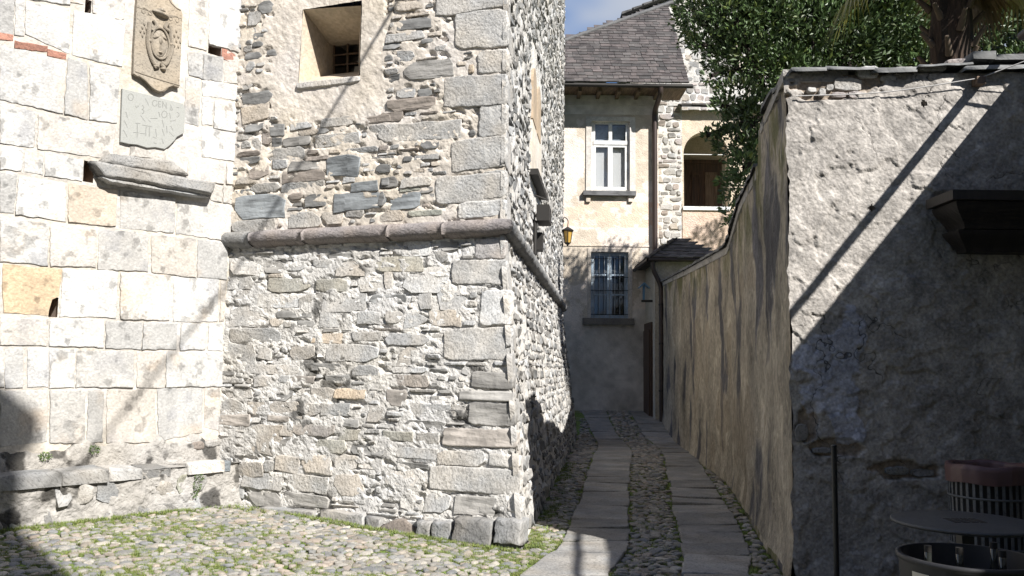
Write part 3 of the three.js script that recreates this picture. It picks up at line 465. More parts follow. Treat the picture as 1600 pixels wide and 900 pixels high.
{
  const R = rng(2024);
  const blocks = `w 40 -75 112 -60 110 8 40 -2|g -45 -60 22 -30 22 56 -45 42|w 24 -20 38 -12 37 56 23 54|w 40 3 110 14 108 84 39 54|w 115 16 196 33 190 105 113 86|w 78 -30 130 -16 130 8 112 5 80 -4|c 145 -25 196 -14 195 31 166 30 144 20|w -45 55 -2 66 -2 155 -45 143|w 0 68 104 96 99 178 0 156|g 106 90 138 99 136 187 100 178|w 141 99 188 109 183 193 140 187|w -45 148 -2 158 -2 224 -45 212|w 0 160 56 174 54 231 0 224|c 60 176 181 196 176 249 58 233|g -45 216 -2 226 -2 264 -45 258|w 0 229 37 234 34 267 0 265|w 40 235 67 240 66 273 38 268|w 71 238 130 251 128 283 70 275|w -45 262 -2 268 -2 332 -45 326|g 0 270 28 273 22 334 0 332|w 30 275 105 286 103 346 24 335|o 107 286 185 296 180 354 106 347|q 188 297 274 310 272 364 188 357|q 277 312 362 321 360 377 275 365|w -45 330 -2 336 -2 406 -45 401|w 0 338 76 350 74 416 0 408|c 78 350 152 358 150 418 78 416|q 154 358 232 365 231 424 153 421|t 237 366 307 373 306 434 236 426|g 309 374 356 379 354 437 308 434|w -45 405 1 412 1 488 -45 485|O 4 413 97 421 93 463 82 468 75 493 5 488|w 98 420 184 424 182 497 93 495|c 188 425 266 430 264 501 187 499|w 271 431 342 437 340 503 270 503|c 345 438 354 439 350 503 343 503|c -45 492 -2 494 -2 540 -45 539|c 0 496 76 497 74 541 0 540|w 78 498 163 499 162 543 77 541|g 166 501 222 504 220 546 165 545|g 224 504 278 505 276 546 222 546|w 282 505 323 506 321 547 281 547|w 326 506 349 506 347 548 325 547|w -45 543 5 545 6 605 -45 606|g 8 545 37 545 36 606 7 606|w 42 544 76 544 75 605 42 606|w 78 544 118 546 116 605 77 606|q 120 547 210 549 208 606 118 605|c 214 549 258 549 257 606 213 606|w 260 549 349 550 347 604 259 605|q -45 610 -3 610 -3 700 -45 705|q 0 610 74 609 73 690 0 700|q 78 609 133 609 132 695 77 692|k 138 611 162 611 160 690 136 692|t 167 609 241 608 244 692 166 692|g 245 607 317 606 316 675 248 690|c 320 606 343 606 342 672 319 668|c 296 -20 325 -12 323 80 294 72|w 327 -20 381 -8 377 84 350 75 326 69|g 293 80 317 84 316 123 295 118|g 318 84 349 90 348 128 317 124|c 351 92 374 95 373 131 350 129|g 290 121 313 125 310 197 288 193|w 316 125 371 134 370 157 316 150|w 316 152 333 156 332 196 315 195|w 335 156 371 161 369 207 334 200|w 314 198 370 208 366 252 316 245|c 295 248 352 254 350 287 292 283|c 354 254 368 257 366 288 353 287|c 330 288 347 291 346 317 328 313|c 349 291 365 294 363 319 348 317|c 205 222 262 234 258 250 203 244|w 245 -60 325 -40 323 -14 290 -18 245 -30|w 150 -70 245 -58 240 -20 150 -30`.split('|');
  for (const b of blocks) {
    const t = b.split(' '), ch = t[0], n = t.slice(1).map(Number), poly = []; for (let i = 0; i < n.length; i += 2) poly.push(pxUV(FC, n[i], n[i + 1]));
    const col = ch === 'O' ? tone('o', 1.05) : paler(tone(ch, lerp(0.88, 1.08, R())), 'wc'.includes(ch) ? 0 : 0.4, PAL.w).map((v) => v * 0.95);
    const g = stoneGeo(densify(poly, 0.05, R, 0.014), { z0: -0.06, h: lerp(0.0, 0.012, R()), bev: 0.009, rough: 0.005, freq: 6, col, var: 0.14 }); lay(church, 'block', g, M.ashlar, FC);
  }
  for (const [x0, y0, x1, y1] of [[-8, 50, 20, 62], [23, 64, 74, 80], [74, 76, 104, 92]]) { const a = pxUV(FC, x0, y0), b = pxUV(FC, x1, y1); lay(church, 'brick', stoneGeo(densify([[a[0], a[1] - 0.07], [b[0], b[1] - 0.01], [b[0], b[1] + 0.055], [a[0], a[1]]], 0.05, R, 0.01), { h: 0.006, bev: 0.01, rough: 0.006, col: tone('r', lerp(0.9, 1.2, R())) }), M.stone, FC); }
  { const a = pxUV(FC, 346, 92), b = pxUV(FC, 372, 84); lay(church, 'brick', stoneGeo(densify([[a[0], a[1] + 0.01], [b[0], a[1] - 0.02], [b[0], b[1] - 0.02], [a[0], b[1] + 0.02]], 0.05, R, 0.008), { h: -0.004, bev: 0.01, rough: 0.006, col: tone('r', 1.1) }), M.stone, FC); }
  for (const [u0, v0, u1, v1] of putlogs) {   // real holes, 25 cm deep
    const q = (a, b, c, d) => { const g = new THREE.BufferGeometry(), P = [a, b, c, a, c, d].map(([u, v, n]) => fromUV(FC, u, v, n)); g.setAttribute('position', new THREE.Float32BufferAttribute(P.flatMap((p) => [p.x, p.y, p.z]), 3)); g.computeVertexNormals(); g.setAttribute('uv', new THREE.Float32BufferAttribute(new Float32Array(12), 2)); return g; };
    const e = 0.02, f = [[u0 - e, v0 - e], [u1 + e, v0 - e], [u1 + e, v1 + e], [u0 - e, v1 + e]], L = []; for (let k = 0; k < 4; k++) { const m = (k + 1) % 4; L.push(q([...f[k], -0.005], [...f[m], -0.005], [...f[m], -0.27], [...f[k], -0.27])); } L.push(q([...f[0], -0.27], [...f[1], -0.27], [...f[2], -0.27], [...f[3], -0.27]));
    obj(church, 'putlog_hole', L, std({ color: lin(0.4, 0.32, 0.26), map: mortarMap, roughness: 0.96, side: THREE.DoubleSide }));
  }
  // projecting stone shelf, broken on top
  const sh = (pts, z0, h, col, o = {}) => lay(church, 'shelf_stone', stoneGeo(densify(pts.map(([a, b]) => pxUV(FC, a, b)), 0.06, R, 0.014), { z0, h, bev: 0.03, rough: 0.014, freq: 9, col, var: 0.3, ...o }), M.stone, FC);
  sh([[138, 252], [330, 287], [322, 308], [152, 280]], -0.05, 0.15, tone('k', 1.0));
  sh([[150, 278], [322, 305], [320, 311], [165, 288]], -0.05, 0.115, tone('g', 0.9));
  sh([[170, 240], [270, 252], [292, 276], [150, 254]], -0.05, 0.045, tone('k', 1.05), { rough: 0.02 });
}
{ // bench along the foot
  const R = rng(61), bl = (u, v) => 0.3 + (0.55 - v) * 0.1, F = FC;
  put(church, new THREE.Mesh(sheet(F, () => -4.2, () => 0.15, -0.25, 0.52, 150, 34, { amp: 0.045, fr: 4, lift: bl }), M.rough), 'bench_face');
  const tp = (u, n) => fromUV(F, u, 0.545, n);
  const g = new THREE.PlaneGeometry(4.4, 0.42, 60, 6), p = g.attributes.position; for (let i = 0; i < p.count; i++) { const u = p.getX(i) - 2.02, n = p.getY(i) + 0.12, q = fromUV(F, u, 0.53 + (fb(u * 6, n * 6, 3, 5) - 0.5) * 0.03, n); p.setXYZ(i, q.x, q.y, q.z); } g.computeVertexNormals(); const uv = g.attributes.uv; for (let i = 0; i < p.count; i++) uv.setXY(i, uv.getX(i) * 4.4, uv.getY(i) * 0.42);
  g.index.array.reverse(); g.computeVertexNormals(); put(church, new THREE.Mesh(g, M.rough), 'bench_bed');
  const BF = frame(fromUV(F, 0, 0.52, 0), F.U, F.N.clone().multiplyScalar(-1));   // u along, v into the wall, n up
  for (const [x0, x1, ch, k, dep, h] of [[-120, 95, 'g', 0.75, 0.36, 0.06], [96, 166, 'g', 0.8, 0.36, 0.06], [168, 221, 'q', 1, 0.35, 0.045], [222, 266, 'k', 0.8, 0.33, 0.03], [291, 346, 'c', 0.95, 0.36, 0.04], [347, 358, 'b', 1, 0.34, 0.03]]) {
    const a = surfUV(F, bl, x0, 730)[0], b = surfUV(F, bl, x1, 722)[0];
    lay(church, 'bench_slab', stoneGeo(densify([[a + 0.006, -dep], [b - 0.006, -dep], [b - 0.006, -0.02], [a + 0.006, -0.02]], 0.07, R, 0.02), { z0: -0.075, h, bev: 0.015, rough: 0.012, col: tone(ch, k), var: 0.14 }), M.stone, BF);
  }
  for (const [x0, y0, x1, y1, ch] of [[296, 688, 318, 703, 'n'], [318, 686, 345, 700, 'q']]) { const a = pxUV(F, x0, y1), b = pxUV(F, x1, y0); lay(church, 'block', stoneGeo(ringPoly(a[0], a[1], b[0], b[1], R, 4, 0.1, 18), { h: 0.04, bev: 0.02, rough: 0.012, col: tone(ch, 0.8) }), M.stone, F); }
  // rocks set in the bench face
  const rk = [[172, 590, 260, 'x']]; const occ = new Occ(-3.4, -0.1, 0, 0.5);
  const lst = rubble(occ, [-3.3, 0.02, -0.05, 0.47], { hr: [0.09, 0.2], wr: [0.14, 0.5], gap: 0.05, keep: 0.7, pal: 'gkgqwe', R });
  put(church, new THREE.Mesh(sheet(F, () => -4.2, () => 0.1, 0.5, 0.86, 150, 20, { amp: 0.02, fr: 6, lift: (u, v) => 0.03 - 0.05 * ss(0.7, 0.84, v + (fb(u * 5 + 30, 3, 3, 231) - 0.5) * 0.25) }), M.rough), 'rough_footing');
  for (const s of lst) if (s.box[2] < -0.4) lay(church, 'bench_stone', stoneGeo(chunk(...s.box, R, 0.16), { h: lerp(0.0, 0.03, R()), bev: 0.02, rough: 0.03, col: tone(s.ch, lerp(0.7, 1, R())), lift: bl, var: 0.2 }), M.stone, F);
}
console.log('church');

// ---------- carved arms and inscription ----------
const sandMat = std({ color: lin(0.35, 0.3, 0.235), map: grainMap, bumpMap: grainBump, bumpScale: 0.006, roughness: 0.92 });
const toFC = (g) => g.applyMatrix4(new THREE.Matrix4().makeBasis(FC.U, FC.V, FC.N).setPosition(FC.O));
const shapeOf = (pts) => { const s = new THREE.Shape(); pts.forEach(([a, b], i) => (i ? s.lineTo(a, b) : s.moveTo(a, b))); s.closePath(); return s; };
{
  const outl = `213 -14 222 -6 232 -6 240 -18 250 -24 258 -10 266 6 274 17 280 20 281 24 279 80 276 137 268 135 260 138 254 143 248 145 240 142 233 134 225 126 218 121 212 120 206 116 207 80 211 14`.split(' ').map(Number), pts = []; for (let i = 0; i < outl.length; i += 2) pts.push(pxUV(FC, outl[i], outl[i + 1]));
  const c = pxUV(FC, 246, 72), t = thing('carved_plaque', 'carved sandstone plaque with oval shield, flat hat and tassels set in pale wall', 'plaque', fromUV(FC, c[0], c[1], 0));
  const P = (x, y) => pxUV(FC, x, y), base = 0.045;
  obj(t, 'slab', toFC(new THREE.ExtrudeGeometry(shapeOf(pts), { depth: base + 0.02, bevelEnabled: true, bevelSize: 0.006, bevelThickness: 0.006, bevelSegments: 2 }).translate(0, 0, -0.02)), sandMat);
  const line = (p, r, n = base, sg = 24) => toFC(new THREE.TubeGeometry(new THREE.CatmullRomCurve3(p.map(([x, y]) => { const q = P(x, y); return V3(q[0], q[1], n + 0.004); })), sg, r, 6));
  const blob = (x, y, rx, ry, rz, rot = 0) => { const q = P(x, y), g = new THREE.SphereGeometry(1, 18, 12); g.scale(rx, ry, rz); g.rotateZ(rot); g.translate(q[0], q[1], base); return toFC(g); };
  obj(t, 'moulding', [line([[211, 13], [230, 19], [260, 25], [280, 31]], 0.006), line([[207, 113], [240, 124], [277, 135]], 0.009), line([[258, -6], [264, 6], [272, 14], [279, 18]], 0.009), line([[214, 120], [224, 127], [236, 139], [247, 144], [258, 138], [268, 134]], 0.009)], sandMat);
  const sh = obj(t, 'shield', [blob(246, 70, 0.085, 0.155, 0.035)], sandMat);
  const ov = []; for (let k = 0; k <= 28; k++) { const a = k / 28 * Math.PI * 2; ov.push([246 + Math.sin(a) * 14 , 70 - Math.cos(a) * 24 + Math.sin(a) * 3.5]); }
  obj(sh, 'rim', line(ov, 0.012, base + 0.014, 60), sandMat);
  obj(sh, 'device', [blob(246, 66, 0.03, 0.06, 0.052), blob(240, 60, 0.04, 0.02, 0.045, 0.6), blob(252, 62, 0.04, 0.02, 0.045, -0.5), blob(246, 84, 0.03, 0.02, 0.045)], sandMat);
  obj(t, 'scroll_frame', [line([[230, 38], [228, 52], [227, 70], [231, 88], [237, 102], [242, 106], [236, 107]], 0.026, base + 0.012), line([[262, 44], [263, 60], [264, 76], [260, 92], [253, 103], [247, 100], [252, 109]], 0.026, base + 0.012), line([[236, 34], [240, 42], [233, 50]], 0.022, base + 0.012), line([[258, 38], [254, 46], [262, 52]], 0.022, base + 0.012), blob(229, 66, 0.035, 0.03, 0.045), blob(264, 72, 0.035, 0.03, 0.045), blob(240, 106, 0.04, 0.022, 0.05), blob(251, 110, 0.035, 0.022, 0.05)], sandMat);
  obj(t, 'hat', [blob(247, 24, 0.1, 0.036, 0.075, -0.12), blob(247, 20, 0.05, 0.035, 0.085)], sandMat);
  const loops = (s) => { const x = (k) => 247 + s * k, y = (k, d) => d + (s > 0 ? k * 0.3 : -k * 0.22); return [line([[x(10), y(10, 24)], [x(16), y(16, 22)], [x(19), y(19, 26)], [x(16), y(16, 29)], [x(13), y(13, 26)], [x(20), y(20, 22)], [x(27), y(27, 20)], [x(29), y(29, 25)], [x(26), y(26, 29)], [x(23), y(23, 25)]], 0.006, base + 0.002, 60)]; };
  obj(t, 'cord', [...loops(1), ...loops(-1)], sandMat);
  for (const s of [-1, 1]) for (let r = 0; r < 4; r++) for (let k = 0; k <= Math.min(r, 2); k++) obj(t, 'tassel', blob(247 + s * (25 + (k - r / 2) * 6), 45 + r * 7 + s * 7 + s * (k - 1) * 1.5, 0.012, 0.024, 0.022), sandMat);
}
{
  const o = `190 140 220 147 284 163 287 172 285 208 274 214 270 220 262 228 255 233 240 230 228 231 212 226 200 225 187 222`.split(' ').map(Number), pts = []; for (let i = 0; i < o.length; i += 2) pts.push(pxUV(FC, o[i], o[i + 1]));
  const us = pts.map((p) => p[0]), vs = pts.map((p) => p[1]), u0 = Math.min(...us), u1 = Math.max(...us), v0 = Math.min(...vs), v1 = Math.max(...vs);
  const cv = document.createElement('canvas'); cv.width = 1024; cv.height = Math.round(1024 * (v1 - v0) / (u1 - u0)); const x = cv.getContext('2d');
  const col = document.createElement('canvas'); col.width = cv.width; col.height = cv.height; const xc = col.getContext('2d');
  x.fillStyle = '#c8c8c8'; x.fillRect(0, 0, cv.width, cv.height); xc.fillStyle = '#fff'; xc.fillRect(0, 0, cv.width, cv.height);
  const R = rng(3); for (let i = 0; i < 5000; i++) { const s = 190 + R() * 30 | 0; x.fillStyle = `rgb(${s},${s},${s})`; x.fillRect(R() * 1024, R() * cv.height, 2 + R() * 5, 2 + R() * 5); const q = 215 + R() * 40 | 0; xc.fillStyle = `rgba(${q},${q},${q - 6},0.6)`; xc.fillRect(R() * 1024, R() * cv.height, 2 + R() * 8, 2 + R() * 8); }
  x.strokeStyle = '#303030'; x.lineCap = 'round'; x.lineWidth = 9;   // the cut strokes that can still be made out
  const Sx = 1024 / 982, Sy = cv.height / 900, uvOf = (a, b) => { const q = pxUV(FC, 180 + a * 120 / 982, 130 + b * 110 / 900); return [(q[0] - u0) / (u1 - u0) * cv.width, (1 - (q[1] - v0) / (v1 - v0)) * cv.height]; };
  const st = (...p) => { x.beginPath(); for (let i = 0; i < p.length; i += 2) { const q = uvOf(p[i], p[i + 1]); i ? x.lineTo(q[0], q[1]) : x.moveTo(q[0], q[1]); } x.stroke(); };
  const ring = (cx, cy, r, a0, a1) => { const p = []; for (let k = 0; k <= 20; k++) { const a = a0 + (a1 - a0) * k / 20; p.push(cx + Math.cos(a) * r, cy + Math.sin(a) * r * 1.25); } st(...p); };
  ring(182, 190, 34, 0, 6.28); ring(490, 268, 30, 0.4, 5.6); ring(612, 410, 34, 0, 6.28); ring(775, 415, 24, -1.6, 1.6); ring(330, 320, 18, -1.6, 1.6); ring(330, 375, 20, -1.6, 1.6); ring(260, 300, 16, 0, 3.1); ring(700, 340, 14, 0, 5);
  st(370, 210, 410, 290); st(535, 240, 535, 310); st(535, 240, 565, 245); st(535, 275, 560, 278); st(535, 310, 565, 315); st(590, 320, 590, 250, 635, 330, 635, 262); st(690, 290, 715, 355); st(770, 320, 795, 325); st(310, 425, 365, 500); st(410, 480, 430, 500); st(440, 460, 520, 462); st(585, 480, 605, 570); st(690, 495, 740, 490, 755, 480); st(695, 560, 720, 610); st(100, 490, 140, 575); st(90, 610, 135, 695); st(240, 520, 300, 528); st(330, 545, 450, 568); st(585, 600, 610, 680); st(680, 640, 730, 690); st(220, 640, 280, 645); st(300, 650, 380, 660); st(470, 700, 505, 715); st(480, 770, 510, 785); st(580, 720, 600, 780); st(265, 520, 265, 700); st(420, 560, 420, 690); st(120, 380, 140, 450); st(540, 380, 555, 440); st(680, 390, 690, 460); st(380, 560, 370, 680); st(500, 600, 510, 690); st(640, 560, 645, 640);
  const bt = new THREE.CanvasTexture(cv), ct = new THREE.CanvasTexture(col); ct.colorSpace = THREE.SRGBColorSpace;
  const c = [(u0 + u1) / 2, (v0 + v1) / 2], t = thing('inscribed_tablet', 'broken grey stone tablet with worn incised letters below the carved plaque', 'tablet', fromUV(FC, c[0], c[1], 0));
  const g = new THREE.ExtrudeGeometry(shapeOf(pts), { depth: 0.05, bevelEnabled: true, bevelSize: 0.005, bevelThickness: 0.006, bevelSegments: 2 }), p = g.attributes.position, uv = g.attributes.uv;
  for (let i = 0; i < p.count; i++) uv.setXY(i, (p.getX(i) - u0) / (u1 - u0), (p.getY(i) - v0) / (v1 - v0));
  g.translate(0, 0, -0.025); obj(t, 'slab', toFC(g), std({ color: lin(0.3, 0.305, 0.29), map: ct, bumpMap: bt, bumpScale: 0.022, roughness: 0.85 }), false);
}
// ---------- garden wall along the lane ----------
const W0 = V3(2.24, 0, -6.95), W1 = V3(3.15, 0, -12.5), W2 = V3(3.9, 0, -22.3), WE = V3(4.9, 0, -6.8);
const garden = thing('garden_wall', 'high plastered garden wall with sunlit end face and streaked lane side under slate coping', 'wall', V3(3.2, 0, -10));
const topY = (s) => { const k = [[0, 4.1], [1.75, 4.08], [1.8, 3.72], [3.8, 3.7], [5.62, 3.42], [5.7, 3.42], [10, 3.62], [15.5, 3.9]]; for (let i = 1; i < k.length; i++) if (s <= k[i][0]) return lerp(k[i - 1][1], k[i][1], (s - k[i - 1][0]) / (k[i][0] - k[i - 1][0])); return 3.9; };
const L1 = W1.clone().sub(W0).length(), L2 = W2.clone().sub(W1).length();
const laneP = (s) => s < L1 ? W0.clone().lerp(W1, s / L1) : W1.clone().lerp(W2, (s - L1) / L2);
{
  const W = 2048, H = 1024, Lm = L1 + L2, Hm = 4.3;
  const map = tex(W, H, (u, v) => {
    const x = u * Lm, y = v * Hm; const wx = x + (fb(x * 2, y * 2, 3, 79) - 0.5) * 0.5, st = fb(wx * 3, y * 1.3, 5, 81), st2 = fb(wx * 9, y * 2.6 + 5, 4, 83), bl = fb(x * 1.1, y * 1.1, 5, 85), gr = fb(x * 26, y * 20, 3, 87);
    let k = 0.58 + 0.3 * (st - 0.5) + 0.14 * (st2 - 0.5) + 0.25 * (gr - 0.5) + 0.3 * (bl - 0.5);
    let r = k * 1.03, g = k * 0.975, b = k * 0.88;
    const dk = ss(0.56, 0.7, fb(wx * 2.2, y * 0.7 + 3, 5, 91)); r = lerp(r, r * 0.55, dk); g = lerp(g, g * 0.57, dk); b = lerp(b, b * 0.66, dk);          // run-off streaks
    const pl = ss(0.6, 0.64, bl) * 0.55; r = lerp(r, 0.5 + 0.2 * (gr - 0.5), pl); g = lerp(g, 0.46 + 0.2 * (gr - 0.5), pl); b = lerp(b, 0.4 + 0.2 * (gr - 0.5), pl);   // paler repairs
    const ms = ss(0.5, 0.66, fb(x * 3.5, y * 1.6, 5, 97)) * ss(2.7, 3.6, y) * 0.6; r = lerp(r, 0.26, ms); g = lerp(g, 0.27, ms); b = lerp(b, 0.1, ms);     // moss
    return [r, g, b];
  }, [1 / Lm, 1 / Hm]);
  const mat = std({ color: lin(0.95, 0.94, 0.92), map, bumpMap: mortarBump, bumpScale: 0.02, roughness: 0.97 });
  const mk = (nS, nV, off, n) => { const pos = [], uv = [], idx = []; for (let j = 0; j <= nV; j++) for (let i = 0; i <= nS; i++) { const s = i / nS * Lm, p = laneP(s), y0 = gy(p.x, p.z) - 0.15, y = lerp(y0, topY(s), j / nV), e = i === 0 ? 0 : 1; const d = off + e * ((fb(s * 1.6 + 7, y * 1.6 + 7, 4, 101) - 0.5) * 0.07 + (fb(s * 9, y * 4, 3, 103) - 0.5) * 0.025) + (n < 0 ? 0.05 * (1 - ss(0, 0.5, y - y0)) : 0); pos.push(p.x + n * d, y, p.z); uv.push(s, y); } for (let j = 0; j < nV; j++) for (let i = 0; i < nS; i++) { const k = j * (nS + 1) + i; n < 0 ? idx.push(k, k + nS + 1, k + 1, k + 1, k + nS + 1, k + nS + 2) : idx.push(k, k + 1, k + nS + 1, k + 1, k + nS + 2, k + nS + 1); } const g = new THREE.BufferGeometry(); g.setAttribute('position', new THREE.Float32BufferAttribute(pos, 3)); g.setAttribute('uv', new THREE.Float32BufferAttribute(uv, 2)); g.setIndex(idx); g.computeVertexNormals(); return g; };
  put(garden, new THREE.Mesh(mk(300, 90, 0, -1), mat), 'lane_face');
  put(garden, new THREE.Mesh(mk(60, 12, 0.5, 1), mat), 'garden_face');
  const tp = []; for (let i = 0; i < 60; i++) { const a = i / 60 * Lm, b = (i + 1) / 60 * Lm, p = laneP(a), q = laneP(b); if (topY(a) - topY(b) > 0.2) continue; tp.push(hexa([V3(p.x - 0.02, topY(a) - 0.1, p.z), V3(p.x + 0.52, topY(a) - 0.1, p.z), V3(q.x + 0.52, topY(b) - 0.1, q.z), V3(q.x - 0.02, topY(b) - 0.1, q.z), V3(p.x - 0.02, topY(a), p.z), V3(p.x + 0.52, topY(a), p.z), V3(q.x + 0.52, topY(b), q.z), V3(q.x - 0.02, topY(b), q.z)])); }
  obj(garden, 'wall_top', tp, M.rough);
  { const p = laneP(1.78); obj(garden, 'wall_step', bx(p.x - 0.01, p.x + 0.5, 3.5, 4.08, p.z, p.z + 0.04), M.rough); }
}
const GW = frame(W0, WE.clone().sub(W0), UP);
{ // end face towards the square
  const wTop = 4.06, wid = WE.clone().sub(W0).length(), Wm = wid, Hm = 4.3;
  const P = (a, b) => pxUV(GW, a, b), bare = [[1300, 130, 70, 26], [1365, 105, 40, 16], [1330, 112, 40, 20], [1300, 700, 46, 14], [1262, 660, 18, 36], [1415, 735, 46, 14], [1290, 150, 60, 8]].map(([x, y, a, b]) => { const q = P(x, y); return [q[0], q[1], a / 1350 * 6.9, b / 1350 * 6.9]; });
  const hole = (u, v) => { let m = 0; for (const [cu, cv, a, b] of bare) { const d = Math.hypot((u - cu) / a, (v - cv) / b) + (fb(u * 9, v * 9, 4, 111) - 0.5) * 1.0; m = Math.max(m, 1 - ss(0.85, 1.02, d)); } return m; };
  const cem = [[1300, 590, 50, 60], [1275, 560, 30, 40], [1320, 650, 26, 60], [1330, 510, 26, 30]].map(([x, y, a, b]) => { const q = P(x, y); return [q[0], q[1], a / 1350 * 6.9, b / 1350 * 6.9]; });
  const cemM = (u, v) => { let m = 0; for (const [cu, cv, a, b] of cem) { const d = Math.hypot((u - cu) / a, (v - cv) / b) + (fb(u * 7, v * 7, 4, 113) - 0.5) * 1.3; m = Math.max(m, 1 - ss(0.9, 1.0, d)); } return m; };
  const crk = (u, v) => { const a = fb(u * 2.3 + 3, v * 2.3, 5, 117), l = Math.abs(a - 0.5); return (1 - ss(0, 0.006, l)) * ss(0.5, 0.6, fb(u * 1.7, v * 1.7, 2, 119)); };
  const map = tex(1024, 1536, (s, t) => {
    const u = s * Wm, v = t * Hm, gr = fb(u * 60, v * 60, 3, 121), a = fb(u * 3, v * 3, 5, 123), b = fb(u * 11, v * 11, 4, 125); let k = 0.7 + 0.22 * (a - 0.5) + 0.28 * (b - 0.5) + 0.26 * (gr - 0.5); let r = k * 1.01, g = k * 0.985, bb = k * 0.955;
    const h = hole(u, v); r = lerp(r, k * 0.9, h); g = lerp(g, k * 0.83, h); bb = lerp(bb, k * 0.75, h);
    const c = cemM(u, v) * 0.8; r = lerp(r, k * 1.06, c); g = lerp(g, k * 1.08, c); bb = lerp(bb, k * 1.16, c);
    const d = crk(u, v) * 0.75; return [r * (1 - d * 0.6), g * (1 - d * 0.6), bb * (1 - d * 0.6)];
  }, [1 / Wm, 1 / Hm]);
  const mat = std({ color: lin(0.7, 0.69, 0.68), map, bumpMap: mortarBump, bumpScale: 0.015, roughness: 0.97 });
  const pins = [[1362, 325], [1443, 162]].map(([x, y]) => P(x, y));
  put(garden, new THREE.Mesh(sheet(GW, (v) => (vn2(3, v * 5, 5) - 0.5) * 0.03 + (vn2(3, v * 19, 5) - 0.5) * 0.02, () => wid, -0.2, wTop, 220, 340, { amp: 0.007, fr: 3.4, extra: (u, v) => -0.035 * hole(u, v) + 0.012 * cemM(u, v) - 0.012 * crk(u, v) + 0.014 * (ss(0.5, 0.512, fb(u * 1.9 + 5, v * 1.9, 6, 127)) - 0.5) + 0.009 * ss(0.54, 0.552, fb(u * 4.1 + 9, v * 4.1, 5, 129)), hole: (u, v) => pins.some(([a, b]) => Math.hypot(u - a, v - b) < 0.026) }), mat), 'end_face');
  obj(garden, 'core', hexa([V3(2.3, -0.2, -7.1), V3(4.9, -0.2, -6.98), V3(4.9, -0.2, -7.4), V3(2.34, -0.2, -7.45), V3(2.3, 4.03, -7.1), V3(4.9, 4.03, -6.98), V3(4.9, 4.03, -7.4), V3(2.34, 4.03, -7.45)]), M.rough);
  const R = rng(17);
  for (const [x0, y0, x1, y1, ch] of [[1262, 136, 1276, 144, 'q'], [1280, 138, 1290, 150, 'q'], [1292, 132, 1302, 141, 'q'], [1304, 122, 1346, 140, 'q'], [1300, 144, 1322, 152, 'p'], [1326, 143, 1350, 153, 'p'], [1340, 104, 1372, 122, 'w'], [1376, 118, 1400, 126, 'g'], [1438, 101, 1478, 111, 'q'], [1480, 92, 1508, 101, 'p'], [1400, 104, 1432, 112, 'w'], [1242, 664, 1262, 690, 'k'], [1270, 700, 1300, 708, 'k'], [1385, 730, 1420, 742, 'g'], [1425, 734, 1460, 744, 'k'], [1350, 110, 1372, 118, 'c']]) { const a = P(x0, y1), b = P(x1, y0); lay(garden, 'stone', stoneGeo(ringPoly(a[0], a[1], b[0], b[1], R, 5, 0.12, 16), { z0: -0.06, h: -0.004 + 0.014 * R(), bev: 0.01, rough: 0.008, col: tone(ch, 0.95) }), M.stone, GW); }
  // putlog holes
  for (const [x, y] of [[1362, 325], [1443, 162]]) { const q = P(x, y); const cy = new THREE.CylinderGeometry(0.03, 0.03, 0.14, 10, 1, true).rotateX(Math.PI / 2).translate(0, 0, -0.085), cb = new THREE.CircleGeometry(0.03, 10).translate(0, 0, -0.15); for (const gg of [cy, cb]) gg.applyMatrix4(new THREE.Matrix4().makeBasis(GW.U, GW.V, GW.N).setPosition(fromUV(GW, q[0], q[1], 0.0))); obj(garden, 'putlog_hole', [cy, cb], std({ color: lin(0.4, 0.38, 0.36), roughness: 0.97, side: THREE.DoubleSide })); }
  // slate coping, uneven lengths
  const cf = frame(fromUV(GW, 0, 4.05, 0), GW.U, GW.N.clone().multiplyScalar(-1));
  let n = 0; for (const [x0, x1, dy, tl] of [[1231, 1288, 0.02, 0.03], [1287, 1360, 0.03, -0.02], [1359, 1428, 0.015, 0], [1426, 1514, 0.035, 0.06], [1514, 1548, 0.1, 0], [1500, 1602, 0.02, 0.02], [1545, 1640, 0.085, 0.02], [1605, 1700, 0.02, 0]]) {
    const a = P(x0, 92)[0], b = P(x1, 92)[0], poly = densify([[a, -0.07 - 0.03 * R()], [b, -0.07 - 0.03 * R()], [b, 0.5], [a, 0.5]], 0.12, R, 0.025);
    lay(garden, 'coping_slab', stoneGeo(poly, { z0: dy - 0.025, h: 0.032, bev: 0.006, rough: 0.005, slaty: true, col: tone('d', lerp(0.8, 1.2, R())), lift: (u) => dy - 0.012 + tl * (u - a) }), M.slaty, cf);
  }
  for (let s = 0.55; s < L1 + L2 - 0.4;) { const L = lerp(0.45, 0.8, R()), a = laneP(s), b = laneP(s + L), y = topY(s), y2 = topY(s + L); if (Math.abs(y - y2) > 0.2) { s += L; continue; } const d = b.clone().sub(a); d.y = y2 - y; a.y = y + 0.03; const F = frame(a, d, V3(-0.99, 0, -0.16)); F.N.y < 0 && (F.N.negate()); const g = stoneGeo(densify([[0, -0.06], [L - 0.01, -0.05], [L - 0.01, 0.6], [0, 0.6]].map(([p, q]) => [p, q]), 0.15, R, 0.03), { z0: -0.03, h: 0.015, bev: 0.006, rough: 0.006, slaty: true, col: tone('d', lerp(0.6, 0.95, R())) }); const FF2 = frame(a.clone().add(V3(-0.03, 0, 0)), V3(d.x, d.y, d.z), V3(1, 0, 0.16)); const m = lay(garden, 'coping_slab', g, M.slaty, frame(a.clone(), d.clone().negate(), V3(1, 0, 0))); m.geometry.translate(-L, 0, 0); s += L; }
  // loose stone at the foot
  const q = onGround(1262, 893); const st = thing('foot_stone', 'pale rough kerb stone lying at the corner foot of the garden wall', 'stone', V3(q.x, gy(q.x, q.z), q.z + 0.02));
